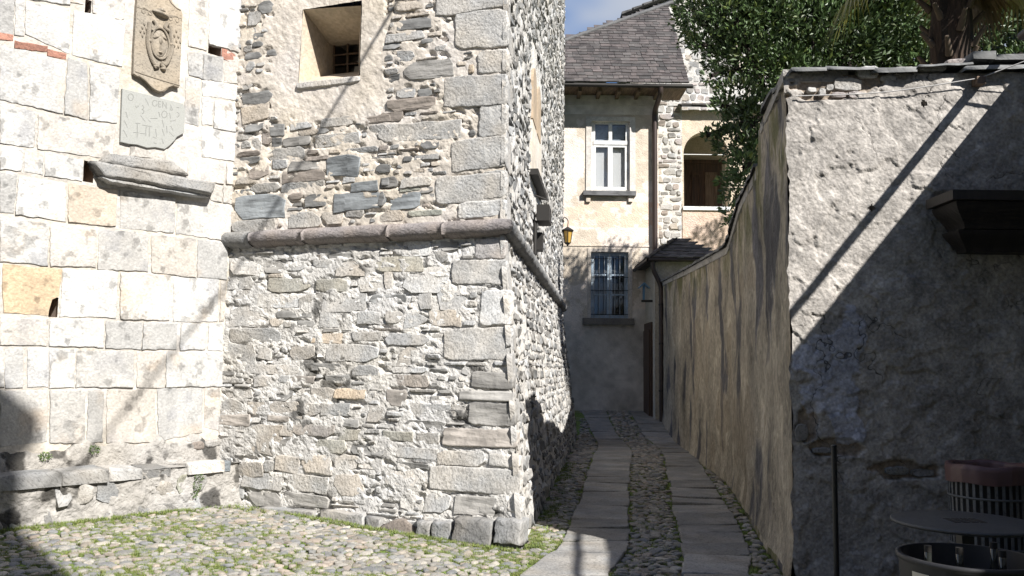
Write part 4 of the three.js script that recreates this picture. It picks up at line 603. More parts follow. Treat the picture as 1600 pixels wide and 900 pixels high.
  const g = stoneGeo(ringPoly(-0.14, -0.07, 0.14, 0.07, R, 4, 0.1, 20), { z0: -0.05, h: 0.09, bev: 0.04, rough: 0.01, col: tone('w', 1) }); g.rotateX(-Math.PI / 2); const m = new THREE.Mesh(g, M.stone); m.name = 'stone_block'; setup(m); st.add(m);
}
{ // thin wire along the top of the end face, taken off to the right from an insulator
  const a = fromUV(GW, ...pxUV(GW, 1242, 152), 0.03), b = fromUV(GW, ...pxUV(GW, 1380, 146), 0.035), c = fromUV(GW, ...pxUV(GW, 1525, 126), 0.06), d = V3(4.6, c.y + 0.28, c.z + 0.35);
  const t = thing('wall_wire', 'thin pale wire strung from a small insulator across the top of the sunlit wall', 'wire', c);
  obj(t, 'wire', [tube([a, b, c], 0.005, 30, 5), bar(c, d, 0.005, 5)], std({ color: lin(0.35, 0.34, 0.33), roughness: 0.6 })); obj(t, 'insulator', [bx(c.x - 0.03, c.x + 0.04, c.y - 0.05, c.y + 0.01, c.z - 0.07, c.z + 0.02)], M.oldwood);
}
// ---------- low neighbouring house on the right and the houses behind, which shade the square ----------
const townPlaster = std({ color: lin(0.45, 0.42, 0.37), map: mortarMap, bumpMap: mortarBump, bumpScale: 0.015, roughness: 0.95 });
{
  const t = thing('low_house', 'low plastered house beside the square with a slate roof edge above the garden wall end', 'house', V3(6.5, 0, -2));
  obj(t, 'wall', [bx(4.5, 10, -0.2, 4.0, -6.7, 4)], townPlaster);
  const e = (k) => V3(4.17 - 0.08 * k, 4.13, -6.95 + k), up = (p, w, h) => V3(p.x + w, p.y + h, p.z), a = e(-0.2), b = e(6.5);
  obj(t, 'roof', hexa([up(a, 0, -0.06), up(b, 0, -0.06), up(b, 4.5, 2.4), up(a, 4.5, 2.4), a, b, up(b, 4.5, 2.5), up(a, 4.5, 2.5)].map((p) => p)), std({ color: lin(0.1, 0.1, 0.1), map: slateMap, roughness: 0.8, side: THREE.DoubleSide }));
  const off = V3(-0.14, 0.14, 0); obj(t, 'gutter_pole', bar(e(0.34).add(off), b.clone().add(off), 0.035, 8), M.pipe);
  for (const k of [0.5, 3, 5.5]) obj(t, 'pole_bracket', bar(e(k).add(off), e(k).add(V3(0.2, 0.05, 0)), 0.012, 6), M.pipe);
}
{
  const t = thing('house_opposite', 'tall plastered house across the square that throws its shadow over the left end', 'house', V3(-1, 0, 8));
  obj(t, 'wall', bx(-14, 3.86, -0.2, 12.3, 2.6, 9), townPlaster); obj(t, 'roof', [bx(-14.3, 3.86, 12.3, 12.6, 2.3, 9.3)], std({ color: lin(0.11, 0.11, 0.11), map: slateMap, roughness: 0.85 }));
  for (let f = 0; f < 3; f++) for (let k = 0; k < 3; k++) { const w = obj(t, 'window', bx(-9.5 + k * 3.6, -8.4 + k * 3.6, 1.2 + f * 3.5, 3 + f * 3.5, 2.5, 2.59), M.oldwood); obj(w, 'pane', bx(-9.4 + k * 3.6, -8.5 + k * 3.6, 1.3 + f * 3.5, 2.9 + f * 3.5, 2.47, 2.499), M.black); }
}
{ // overhead cable whose shadow crosses the tower and the church wall
  const p1 = fromUV(FF, ...pxUV(FF, 622, 0)), p2 = fromUV(FC, ...pxUV(FC, 185, 655)), c1 = p1.addScaledVector(SUN, 4.2), c2 = p2.addScaledVector(SUN, 12), d = c1.clone().sub(c2);
  const t = thing('overhead_cable', 'black overhead cable slung across the square high above the cobbles', 'cable', c2.clone()); obj(t, 'cable', bar(c2.clone().addScaledVector(d, -0.6), c1.clone().addScaledVector(d, 0.55), 0.019, 8), M.black);
}
// ---------- dark moulded door hood on the end face ----------
{
  const z0 = -6.82, X = (px) => atZ(px, 340, -6.42).x, Y = (py) => atZ(1500, py, -6.42).y, xR = 5;
  const t = thing('door_hood', 'dark wooden moulded cornice hood projecting from the shaded wall', 'hood', V3(4, Y(385), -6.8));
  const m = std({ color: lin(0.035, 0.03, 0.027), roughness: 0.6, map: woodMap });
  const prof = (xa, ya, yb, da, db, n) => { const L = []; for (let k = 0; k < n; k++) { const s = k / n, s2 = (k + 1) / n, e = (1 - Math.cos(Math.PI * (s + s2) / 2)) / 2; L.push(bx(xa + (da - lerp(da, db, e)), xR, lerp(ya, yb, s), lerp(ya, yb, s2) + 0.001, z0, z0 + lerp(da, db, e))); } return L; };
  obj(t, 'top_board', bx(X(1488), xR, Y(312), Y(297), z0, -6.4), m);
  obj(t, 'upper_moulding', prof(X(1497), Y(313), Y(352), 0.38, 0.26, 22), m); obj(t, 'lower_moulding', prof(X(1513), Y(353), Y(386), 0.25, 0.14, 22), m);
}
// ---------- gate with a small slate roof at the end of the garden wall ----------
const plasterOld = std({ color: lin(0.45, 0.41, 0.35), map: mortarMap, bumpMap: mortarBump, bumpScale: 0.02, roughness: 0.96 });
function slates(parent, corners, rows, wr, R, { th = 0.02, lim = 300, col = [0.115, 0.11, 0.107], name = 'slate', inside = null } = {}) {   // overlapping slates on a slope (corners: bottom left, bottom right, top right, top left)
  const [a, b, c, d] = corners, U = b.clone().sub(a).normalize(), Vd = d.clone().sub(a), nrm = U.clone().cross(Vd).normalize(), rest = []; let n = 0; const cands = [];
  for (let r = 0; r < rows; r++) {
    const t0 = r / rows, t1 = (r + 1.55) / rows, p0 = a.clone().lerp(d, t0), p1 = b.clone().lerp(c, t0), len = p0.distanceTo(p1); let s = -R() * 0.1;
    while (s < len) {
      const w = lerp(wr[0], wr[1], R()); const s1 = Math.min(s + w, len + 0.03), m = (s + s1) / 2;
      if (!inside || inside(p0.clone().addScaledVector(U, m))) cands.push({ r, t0: t0 - 0.25 / rows * R(), t1, s: s + 0.004, s1: s1 - 0.004, k: lerp(0.6, 1.35, R()), h: R(), wm: R() });
      s = s1;
    }
  }
  for (const q of cands) {
    const base = a.clone().lerp(d, q.t0).addScaledVector(U, q.s), top = a.clone().lerp(d, Math.min(1.01, q.t1)).addScaledVector(U, q.s), up = 0.012 + th + q.h * 0.012;
    const w = q.s1 - q.s, P = [];
    for (const [s, o, e] of [[0, 0, 0], [w, 0, 1], [w, 1, 2], [0, 1, 3]]) P.push((o ? top : base).clone().addScaledVector(U, s + (h3(q.r, Math.round(q.s * 97), e) - 0.5) * 0.02));
    const lo = P.map((p, i) => p.clone().addScaledVector(nrm, i < 2 ? up - th : 0.0)), hi = P.map((p, i) => p.clone().addScaledVector(nrm, i < 2 ? up : th * 0.8));
    const g = planUV(hexa([lo[0], lo[1], lo[2], lo[3], hi[0], hi[1], hi[2], hi[3]])), cl = new Float32Array(g.attributes.position.count * 3); for (let i = 0; i < cl.length; i += 3) { cl[i] = col[0] * q.k * (1 + 0.12 * q.wm); cl[i + 1] = col[1] * q.k; cl[i + 2] = col[2] * q.k; } g.setAttribute('color', new THREE.BufferAttribute(cl, 3));
    if (n++ < lim) { const m = new THREE.Mesh(g, M.slaty); m.name = name; setup(m); if (parent.isGroup) m.position.sub(parent.position); parent.add(m); } else rest.push(g);
  }
  if (rest.length) { const m = new THREE.Mesh(merge(rest), M.slaty); m.name = 'upper_slates'; m.userData.kind = 'stuff'; setup(m); if (parent.isGroup) m.position.sub(parent.position); parent.add(m); }
}
{
  const g0 = 0.35, t = thing('gatehouse', 'small plastered gateway with a hipped slate roof beside the lane corner', 'gateway', V3(4.4, g0, -23.3));
  const x0 = 3.78, x1 = 5.05, z0 = -22.35, z1 = -24.35, yT = 4.5;
  obj(t, 'wall', [bx(x0, x1, 0, yT, z1, z0), bx(3.72, 3.78, 0, yT - 0.3, -22.75, -22.4)], plasterOld);
  obj(t, 'doorway', [bx(3.70, 3.775, 0, 2.9, -24.1, -22.95)], M.wood); obj(t, 'door', bx(3.66, 3.72, 0.3, 2.7, -23.98, -23.05), M.wood);
  const o = 0.28, e = [V3(x0 - o, yT, z0 + o), V3(x1 + o, yT, z0 + o), V3(x1 + o, yT, z1 - 0.1), V3(x0 - o, yT, z1 - 0.1)], pk = V3((x0 + x1) / 2, yT + 0.62, (z0 + z1) / 2 + 0.3), pk2 = V3(pk.x, pk.y, z1 - 0.1), R = rng(91);
  const roof = obj(t, 'roof', [hexa([...e.map((p) => V3(p.x, p.y - 0.05, p.z)), ...e.map((p) => V3(p.x, p.y + 0.0, p.z))]), hexa([e[0], e[1], e[2], e[3], pk, pk, pk2, pk2].map((p) => p.clone().add(V3(0, -0.02, 0))))], M.slaty3 || std({ color: lin(0.09, 0.085, 0.08), map: slateMap, roughness: 0.85 }));
  const tri = (a, b, c, d, rows) => slates(roof, [a, b, c, d], rows, [0.14, 0.3], R, { th: 0.035, col: [0.1, 0.095, 0.09] });
  const c1 = pk.clone().add(V3(-0.06, 0, 0)), c2 = pk.clone().add(V3(0.06, 0, 0));
  for (let r = 0; r < 6; r++) { const a = e[0].clone().lerp(c1, r / 6), b = e[1].clone().lerp(c2, r / 6), c = e[1].clone().lerp(c2, (r + 1.3) / 6), d = e[0].clone().lerp(c1, (r + 1.3) / 6); tri(a, b, c, d, 1); const f = e[3].clone().lerp(pk2, r / 6), h = e[3].clone().lerp(pk2, (r + 1.3) / 6); tri(f, a, d, h, 1); }
  obj(roof, 'gutter', [tube([V3(x0 - o, yT - 0.05, z0 + o), V3(x0 - o - 0.04, yT - 0.06, z1)], 0.05, 8, 8), bar(V3(x0 - o, yT - 0.05, z0 + o + 0.03), V3(x1 + o, yT - 0.05, z0 + o + 0.03), 0.045, 8)], M.pipe);
  const pp = V3(3.8, 0, -22.12), d = thing('downpipe', 'dark rusty downpipe running from the gateway roof to the lane', 'downpipe', V3(pp.x, gy(pp.x, pp.z), pp.z));
  obj(d, 'pipe', [tube([V3(3.62, yT - 0.1, -22.1), V3(3.64, yT - 0.3, -22.12), V3(3.82, yT - 0.7, -22.14), V3(3.84, yT - 1.0, -22.14)], 0.06, 16, 8), bar(V3(3.84, 0.25, -22.14), V3(3.84, yT - 1, -22.14), 0.06, 10)], M.pipe);
  for (const y of [1.1, 2.3, 3.3]) obj(d, 'pipe_clip', new THREE.CylinderGeometry(0.07, 0.07, 0.05, 10).translate(3.84, y, -22.14), M.iron);
  const blue = std({ color: lin(0.1, 0.2, 0.3), roughness: 0.45 });
  [[V3(4.42, 3.62, -22.28), 'pale blue gabled metal wall lamp on the gateway front under its roof'], [V3(3.5, 3.5, -22.9), 'pale blue gabled metal wall lamp on a bar beside the gateway door']].forEach(([p, lb], i) => {
    const l = thing('wall_lamp', lb, 'lamp', p, undefined), s = new THREE.Shape(); s.moveTo(-0.17, 0.28); s.lineTo(0, 0.44); s.lineTo(0.17, 0.28); s.lineTo(0.12, 0.28); s.lineTo(0, 0.38); s.lineTo(-0.12, 0.28);
    obj(l, 'hood', new THREE.ExtrudeGeometry(s, { depth: 0.18, bevelEnabled: false }).translate(p.x, p.y, p.z - 0.02), blue); obj(l, 'stem', bx(p.x - 0.03, p.x + 0.03, p.y - 0.02, p.y + 0.38, p.z + 0.02, p.z + 0.08), blue);
    obj(l, 'bracket', i ? bx(p.x - 0.06, p.x + 0.34, p.y - 0.08, p.y - 0.02, p.z, p.z + 0.05) : bx(p.x - 0.1, p.x + 0.1, p.y - 0.06, p.y - 0.02, p.z - 0.06, p.z + 0.1), M.iron);
  });
}
// ---------- house at the end of the lane ----------
const HZ = -24.5, H = (px, py) => atZ(px, py, HZ);
const house = thing('lane_house', 'cream plastered two storey house with tall white window above a barred window at lane end', 'house', V3(2.5, 0.45, HZ));
{
  const xl = 0.3, xr = H(1029, 300).x, yE = H(960, 148).y;
  const wU = H(950, 240), wL = H(952, 440), Wm = xr - xl + 0.2, Hm = 9;
  const yPink = H(950, 330).y, yGrey = H(950, 500).y;
  const map = tex(1024, 2048, (s, t) => {
    const x = xl + s * Wm, y = t * Hm, gr = fb(x * 30, y * 30, 3, 141), a = fb(x * 1.6, y * 1.6, 5, 143), b = fb(x * 6, y * 6, 4, 145);
    let k = 0.86 + 0.16 * (a - 0.5) + 0.12 * (b - 0.5) + 0.1 * (gr - 0.5), r = k, g = k * 0.955, bb = k * 0.915;
    const pk = ss(yPink - 0.5, yPink - 0.45, y) * (1 - ss(yPink + 0.25, yPink + 0.3, y)) * ss(0.42, 0.52, b); r = lerp(r, 0.86, pk); g = lerp(g, 0.76, pk); bb = lerp(bb, 0.69, pk);
    const pe = ss(0.53, 0.56, fb(x * 1.3 + 9, y * 1.3, 5, 147)) * 0.8; r = lerp(r, 0.74 + 0.15 * (b - 0.5), pe); g = lerp(g, 0.7 + 0.15 * (b - 0.5), pe); bb = lerp(bb, 0.64 + 0.15 * (b - 0.5), pe);   // worn render
    const dp = ss(yGrey + 0.25, yGrey - 0.05, y + (fb(x * 1.6, y * 1.6, 5, 149) - 0.5) * 2.2); r = lerp(r, 0.78 + 0.3 * (a - 0.5) + 0.2 * (b - 0.5), dp); g = lerp(g, 0.76 + 0.3 * (a - 0.5) + 0.2 * (b - 0.5), dp); bb = lerp(bb, 0.74 + 0.3 * (a - 0.5) + 0.2 * (b - 0.5), dp);   // cement patching
        return [r, g, bb];
  }, [1 / Wm, 1 / Hm]);
  map.offset.set(-xl / Wm, 0);
  const mat = std({ color: lin(0.92, 0.9, 0.88), map, bumpMap: mortarBump, bumpScale: 0.02, roughness: 0.96 });
  const hs = (x0, y0, x1, y1) => { const a = H(x0, y1), b = H(x1, y0); return [a.x, a.y, b.x, b.y]; };
  const w1 = hs(924, 190, 984, 299), w2 = hs(923, 394, 982, 497);
  // facade with two openings
  const shp = new THREE.Shape(); shp.moveTo(xl, -0.2); shp.lineTo(xr, -0.2); shp.lineTo(xr, yE + 0.1); shp.lineTo(xl, yE + 0.1); shp.closePath();
  for (const [a, b, c, d] of [w1, w2]) { const p = new THREE.Path(); p.moveTo(a, b); p.lineTo(a, d); p.lineTo(c, d); p.lineTo(c, b); p.closePath(); shp.holes.push(p); }
  obj(house, 'wall', [new THREE.ExtrudeGeometry(shp, { depth: 0.4, bevelEnabled: false }).translate(0, 0, HZ - 0.4), bx(xr - 0.1, xr, -0.2, yE, HZ - 6, HZ - 0.401)], mat);
  obj(house, 'room', [bx(xl, xr - 0.2, 0, yE - 0.1, HZ - 3, HZ - 2.9), bx(xl, xr - 0.2, yE - 0.1, yE, HZ - 3, HZ - 0.4), bx(xl, xr - 0.2, 4.4, 4.5, HZ - 3, HZ - 0.4), bx(xl - 0.1, xl, 0, yE, HZ - 3, HZ - 0.4)], std({ color: lin(0.3, 0.28, 0.26), roughness: 0.95 }));
  // upper window
  const [a, b, c, d] = w1, zf = HZ - 0.14, fr = 0.16;
  const win = obj(house, 'window', [bx(a - fr, a, b, d + fr * 0.8, HZ, HZ + 0.035), bx(c, c + fr, b, d + fr * 0.8, HZ, HZ + 0.035), bx(a, c, d, d + fr * 0.8, HZ, HZ + 0.034)], std({ color: lin(0.6, 0.57, 0.54), map: mortarMap, roughness: 0.9 }));
  const tr = H(950, 222).y, mid = (a + c) / 2;
  const F = (x0, x1, y0, y1, z = zf) => bx(x0, x1, y0, y1, z, z + 0.06);
  obj(win, 'frame', [F(a, a + 0.06, b, d), F(c - 0.06, c, b, d), F(a + 0.06, c - 0.06, b, b + 0.07), F(a + 0.06, c - 0.06, d - 0.06, d)], M.white);
  obj(win, 'transom', bx(a + 0.06, c - 0.06, tr - 0.06, tr + 0.06, zf, zf + 0.09), M.white);
  for (const [x0, x1] of [[a + 0.06, mid], [mid, c - 0.06]]) { obj(win, 'casement', [F(x0, x0 + 0.07, b + 0.07, tr - 0.06, zf + 0.01), F(x1 - 0.07, x1, b + 0.07, tr - 0.06, zf + 0.01), F(x0 + 0.07, x1 - 0.07, b + 0.07, b + 0.15, zf + 0.01), F(x0 + 0.07, x1 - 0.07, tr - 0.13, tr - 0.06, zf + 0.01), F(x0, x0 + 0.05, tr + 0.06, d - 0.06, zf + 0.01), F(x1 - 0.05, x1, tr + 0.06, d - 0.06, zf + 0.01)], M.white); obj(win, 'pane', bx(x0 + 0.05, x1 - 0.05, b + 0.1, d - 0.06, zf + 0.02, zf + 0.026), M.glass); obj(win, 'blind', bx(x0 + 0.05, x1 - 0.05, b + 0.1, tr, zf - 0.08, zf - 0.06), std({ color: lin(0.62, 0.56, 0.52), roughness: 0.95 })); obj(win, 'curtain', bx(x0 + 0.05, x1 - 0.05, tr, d - 0.06, zf - 0.12, zf - 0.1), std({ color: lin(0.36, 0.37, 0.4), roughness: 0.95, map: grainMap })); }
  const s1 = hs(911, 300, 993, 306); obj(win, 'sill', bx(s1[0], s1[2], s1[1], s1[3], HZ - 0.13, HZ + 0.14), std({ color: lin(0.13, 0.13, 0.135), roughness: 0.8, map: slateMap }));
  for (const px of [919, 985]) { const q = H(px, 311); obj(win, 'sill_bracket', bx(q.x - 0.06, q.x + 0.06, q.y - 0.09, q.y + 0.08, HZ, HZ + 0.07), mat); }
  // lower barred window
  const [e, f, g, h] = w2, w = obj(house, 'window', [bx(e - 0.1, e, f, h + 0.09, HZ, HZ + 0.02), bx(g, g + 0.1, f, h + 0.09, HZ, HZ + 0.02), bx(e, g, h, h + 0.09, HZ, HZ + 0.019)], std({ color: lin(0.55, 0.5, 0.45), map: mortarMap, roughness: 0.9 }));
  const m2 = (e + g) / 2, z2 = HZ - 0.2;
  obj(w, 'frame', [F(e, e + 0.1, f, h, z2), F(g - 0.1, g, f, h, z2), F(e + 0.1, g - 0.1, f, f + 0.1, z2), F(e + 0.1, g - 0.1, h - 0.1, h, z2), bx(m2 - 0.07, m2 + 0.07, f + 0.1, h - 0.1, z2, z2 + 0.08)], M.bluepaint);
  for (const [x0, x1] of [[e + 0.1, m2 - 0.07], [m2 + 0.07, g - 0.1]]) { for (const k of [0.36, 0.66]) obj(w, 'glazing_bar', F(x0, x1, lerp(f, h, k) - 0.02, lerp(f, h, k) + 0.02, z2), M.bluepaint); obj(w, 'pane', bx(x0, x1, f + 0.1, h - 0.1, z2 + 0.02, z2 + 0.026), M.glass); }
  for (let k = 0; k < 7; k++) { const x = lerp(e + 0.02, g - 0.02, (k + 0.5) / 7); obj(w, 'bar', bar(V3(x, f - 0.01, HZ - 0.04), V3(x, h - 0.12 + 0.05 * (k % 2), HZ - 0.04), 0.01, 6), std({ color: lin(0.35, 0.36, 0.37), roughness: 0.5, metalness: 0.6 })); }
  for (const k of [0.06, 0.42, 0.62, 0.9]) obj(w, 'bar', bar(V3(e - 0.02, lerp(f, h, k), HZ - 0.035), V3(g + 0.02, lerp(f, h, k), HZ - 0.035), 0.01, 6), M.iron);
  const s2 = hs(910, 498, 990, 507); obj(w, 'sill', bx(s2[0], s2[2], s2[1], s2[3], HZ - 0.14, HZ + 0.15), std({ color: lin(0.2, 0.18, 0.16), roughness: 0.9, map: grainMap }));
  obj(house, 'string_band', bx(xl, xr - 0.18, H(950, 384).y - 0.02, H(950, 384).y + 0.02, HZ, HZ + 0.02), mat); obj(house, 'string_band', bx(xl, xr - 0.25, H(950, 163).y - 0.025, H(950, 163).y + 0.025, HZ, HZ + 0.025), mat);
  // eaves, gutter, downpipe
  const ov = 0.86, ey = yE; obj(house, 'eaves', [bx(xl, H(1066, 148).x, ey - 0.02, ey + 0.03, HZ - 0.4, HZ + ov - 0.08)], M.oldwood);
  for (let k = 0; k < 6; k++) { const x = lerp(1.3, xr - 0.1, k / 5); obj(house, 'rafter_end', bx(x - 0.05, x + 0.05, ey - 0.14, ey - 0.021, HZ + 0.002, HZ + ov - 0.16), M.oldwood); }
  obj(house, 'gutter', bar(V3(xl, ey + 0.0, HZ + ov), V3(H(1070, 150).x + 0.05, ey - 0.01, HZ + ov), 0.06, 10), M.iron);
  const dx = H(1022, 200).x; obj(house, 'downpipe', [tube([V3(dx + 0.05, ey - 0.03, HZ + ov), V3(dx + 0.05, ey - 0.2, HZ + ov - 0.05), V3(dx, ey - 0.55, HZ + 0.15), V3(dx, ey - 0.8, HZ + 0.1)], 0.075, 20, 9), bar(V3(dx, 4.4, HZ + 0.1), V3(dx, ey - 0.8, HZ + 0.1), 0.075, 10)], std({ color: lin(0.05, 0.035, 0.03), roughness: 0.45, metalness: 0.3 }));
  // roof slope, slates, hip towards the left
  const zE = HZ + ov + 0.04, yR = ey + 0.06, br = V3(H(1071, 145).x - 0.1, yR, zE), tr2 = atZ(1043, 8, HZ - 4.2), bl = V3(-0.5, yR, zE), ridgeDir = tr2.clone().sub(br);
  const rp = [bl, br, tr2, V3(-0.5, tr2.y, tr2.z)], nn = br.clone().sub(bl).cross(tr2.clone().sub(br)).normalize();
  const hp = hit(880, 66, br, nn), hd = tr2.clone().sub(hp), hipX = (y) => hp.x + hd.x * (y - hp.y) / hd.y;
  const hb = V3(hipX(yR), yR, zE); const roof = obj(house, 'roof', hexa([hb, br, tr2, tr2.clone().add(V3(-0.02, 0, 0)), ...[hb, br, tr2, tr2.clone().add(V3(-0.02, 0, 0))].map((p) => p.clone().addScaledVector(nn, 0.02))]), std({ color: lin(0.07, 0.068, 0.066), roughness: 0.9, map: slateMap }));
  slates(roof, [bl, br, tr2, V3(-0.5, tr2.y, tr2.z)], 30, [0.13, 0.34], rng(71), { th: 0.028, col: [0.082, 0.075, 0.07], inside: (p) => p.x > hipX(p.y) - 0.08 && p.x > 0.6 });
  const hg = []; for (let k = 0; k < 16; k++) { const p = hp.clone().addScaledVector(hd, -0.25 + k * 0.085), q = p.clone().addScaledVector(hd, 0.1); hg.push(bar(p.addScaledVector(nn, 0.03), q.addScaledVector(nn, 0.05), 0.07, 6)); } obj(roof, 'hip_slates', hg, std({ color: lin(0.11, 0.11, 0.11), roughness: 0.85, map: slateMap }));
  obj(roof, 'back_slope', hexa([hb, V3(hb.x, yR, HZ - 9), V3(tr2.x, tr2.y - 0.05, HZ - 9), tr2, hb, V3(hb.x, yR, HZ - 9), V3(tr2.x, tr2.y - 0.05, HZ - 9), tr2].map((p, i) => p.clone().add(V3(0, i > 3 ? -0.01 : -0.06, 0)))), std({ color: lin(0.11, 0.108, 0.105), roughness: 0.85, map: slateMap, side: THREE.DoubleSide }));
}
// ---------- wing with the loggia, and the taller rubble building behind ----------
{
  const WZ = -25.6, Q = (px, py) => atZ(px, py, WZ), xa = Q(1026, 300).x, xm = Q(1066, 300).x, xb = 8.5, yT = Q(1090, 172).y;
  const t = thing('loggia_wing', 'house wing with rubble corner pier and round arched loggia holding a dark panelled door', 'house', V3(6.5, 0.5, WZ));
  const FW = frame(V3(0, 0, WZ), V3(1, 0, 0), UP), R = rng(505);
  put(t, new THREE.Mesh(sheet(FW, () => xa, () => xm, 0, yT + 0.5, 16, 120, { amp: 0.02 }), M.lime), 'pier_mortar');
  const occ = new Occ(xa - 0.1, 0, xm + 0.1, 12); let n = 0; for (const s of rubble(occ, [xa + 0.01, 3.8, xm - 0.01, yT + 0.45], { hr: [0.1, 0.22], wr: [0.15, 0.45], gap: 0.035, keep: 0.95, pal: 'gqtkpkn', R })) { const [g, m] = tStone(FW, null, s.box, s.ch, R, { h: lerp(0.01, 0.04, R()) }); lay(t, 'stone', g, m, FW); }
  const ar = Q(1068, 240), al = Q(1068, 325), rr = Q(1139, 300).x, cx = (ar.x + rr) / 2, rad = (rr - ar.x) / 2, sh = new THREE.Shape(); sh.moveTo(xm, 0); sh.lineTo(xb, 0); sh.lineTo(xb, yT); sh.lineTo(xm, yT); sh.closePath();
  const op = (c) => { const p = new THREE.Path(); p.moveTo(c - rad, al.y); p.lineTo(c - rad, ar.y); p.absarc(c, ar.y, rad, Math.PI, 0, true); p.lineTo(c + rad, al.y); p.closePath(); return p; }; sh.holes.push(op(cx), op(cx + rad * 2 + 0.45));
  obj(t, 'wall', new THREE.ExtrudeGeometry(sh, { depth: 0.42, bevelEnabled: false, curveSegments: 24 }).translate(0, 0, WZ - 0.42), std({ color: lin(0.6, 0.51, 0.41), map: mortarMap, bumpMap: mortarBump, bumpScale: 0.02, roughness: 0.95 }));
  obj(t, 'parapet', bx(xm, xb, 3.5, al.y - 0.06, WZ, WZ + 0.03), std({ color: lin(0.6, 0.47, 0.38), map: mortarMap, bumpMap: mortarBump, bumpScale: 0.03, roughness: 0.95 }));
  obj(t, 'loggia_wall', [bx(xm - 0.2, xb, 3, yT, WZ - 2.4, WZ - 2.2), bx(xm - 0.2, xb, yT - 0.15, yT, WZ - 2.2, WZ - 0.43), bx(xm - 0.3, xm - 0.1, 3, yT, WZ - 2.2, WZ - 0.43), bx(xm - 0.2, xb, 4.3, 4.4, WZ - 2.2, WZ - 0.43)], std({ color: lin(0.5, 0.44, 0.36), map: mortarMap, roughness: 0.95 }));
  obj(t, 'sill', bx(cx - rad - 0.03, cx + rad + 0.03, al.y - 0.07, al.y + 0.04, WZ - 0.43, WZ + 0.08), M.white);
  obj(t, 'tie_rod', bar(V3(cx - rad, ar.y, WZ - 0.1), V3(cx + rad, ar.y, WZ - 0.1), 0.014, 6), M.white);
  const dz = WZ - 2.19, D = (px, py) => atZ(px, py, dz), d0 = D(1070, 256), d1 = D(1128, 325), door = obj(t, 'door', [bx(d0.x, d1.x, 4.4, d0.y, dz, dz + 0.05), bx(d0.x - 0.05, d1.x + 0.08, d0.y, d0.y + 0.12, dz, dz + 0.1)], M.wood);
  for (const [p0, p1, m] of [[1080, 1095, M.wood], [1101, 1120, M.oldwood]]) { const a = D(p0, 270), b = D(p1, 320); obj(door, 'door_leaf', [bx(a.x, a.x + 0.06, 4.45, a.y, dz + 0.05, dz + 0.09), bx(b.x - 0.06, b.x, 4.45, a.y, dz + 0.05, dz + 0.09), bx(a.x + 0.06, b.x - 0.06, a.y - 0.08, a.y, dz + 0.05, dz + 0.09), bx(a.x + 0.06, b.x - 0.06, 5.3, 5.38, dz + 0.05, dz + 0.09), bx(a.x + 0.06, b.x - 0.06, 4.45, a.y - 0.08, dz + 0.05, dz + 0.06)], m); }
  const e0 = V3(xm - 0.05, yT, WZ + 0.3), e1 = V3(xb, yT, WZ + 0.3), u1 = V3(xb, yT + 0.75, WZ - 2), u0 = V3(xm - 0.05, yT + 0.75, WZ - 2);
  const roof = obj(t, 'roof', hexa([e0, e1, u1, u0, ...[e0, e1, u1, u0].map((p) => p.clone().add(V3(0, 0.05, 0)))]), std({ color: lin(0.1, 0.1, 0.1), map: slateMap, roughness: 0.85 })); slates(roof, [e0, e1, u1, u0].map((p) => p.clone().add(V3(0, 0.05, 0))), 9, [0.2, 0.4], R, { th: 0.03, col: [0.13, 0.125, 0.12], lim: 60 });
  // taller building
  const TZ = -30, T = (px, py) => atZ(px, py, TZ), b2 = thing('rubble_building', 'tall pale rubble stone building with slate verge rising behind the house roof', 'building', V3(8, 0.5, TZ - 2));
  const FT = frame(V3(0, 0, TZ), V3(1, 0, 0), UP), x0 = T(985, 20).x, y0 = T(1000, 24).y, sp = 0.42, x1 = 13, yTop = (x) => y0 + (Math.min(x, 9.5) - x0) * sp - Math.max(0, x - 9.5) * sp;
  const shp = new THREE.Shape(); shp.moveTo(x0, 0); shp.lineTo(x1, 0); shp.lineTo(x1, yTop(x1)); shp.lineTo(9.5, yTop(9.5)); shp.lineTo(x0, yTop(x0)); shp.closePath(); obj(b2, 'wall', new THREE.ExtrudeGeometry(shp, { depth: 4, bevelEnabled: false }).translate(0, 0, TZ - 4), M.lime);
  const oc = new Occ(x0, 6, x1, 16), lst = rubble(oc, [x0 + 0.05, 7.4, 10, 14], { hr: [0.1, 0.24], wr: [0.16, 0.5], gap: 0.05, keep: 0.85, pal: 'gqpkqtg', R, inside: (u, v) => v < yTop(u) - 0.3 }), rest = [];
  lst.sort((p, q) => p.box[0] - q.box[0]); lst.forEach((s, i) => { const [g, m] = tStone(FT, null, s.box, s.ch, R, { h: lerp(0.005, 0.03, R()), n: 12 }); if (i < 200) lay(b2, 'stone', g, M.stone, FT); else rest.push(g); }); stuffMesh(b2, 'far_rubble', rest, M.stone, FT);
  const vg = []; for (let k = 0; k < 22; k++) { const xa2 = x0 - 0.35 + k * 0.36, xb2 = xa2 + 0.42, R2 = R() * 0.05; vg.push(hexa([V3(xa2, yTop(xa2) + R2, TZ - 4), V3(xa2, yTop(xa2) + R2, TZ + 0.35), V3(xb2, yTop(xb2) + R2, TZ + 0.35), V3(xb2, yTop(xb2) + R2, TZ - 4), V3(xa2, yTop(xa2) + 0.09 + R2, TZ - 4), V3(xa2, yTop(xa2) + 0.09 + R2, TZ + 0.35), V3(xb2, yTop(xb2) + 0.05 + R2, TZ + 0.35), V3(xb2, yTop(xb2) + 0.05 + R2, TZ - 4)])); }
  vg.forEach((g) => obj(b2, 'verge_slate', g, std({ color: lin(0.09, 0.088, 0.085), map: slateMap, roughness: 0.85 })));
}
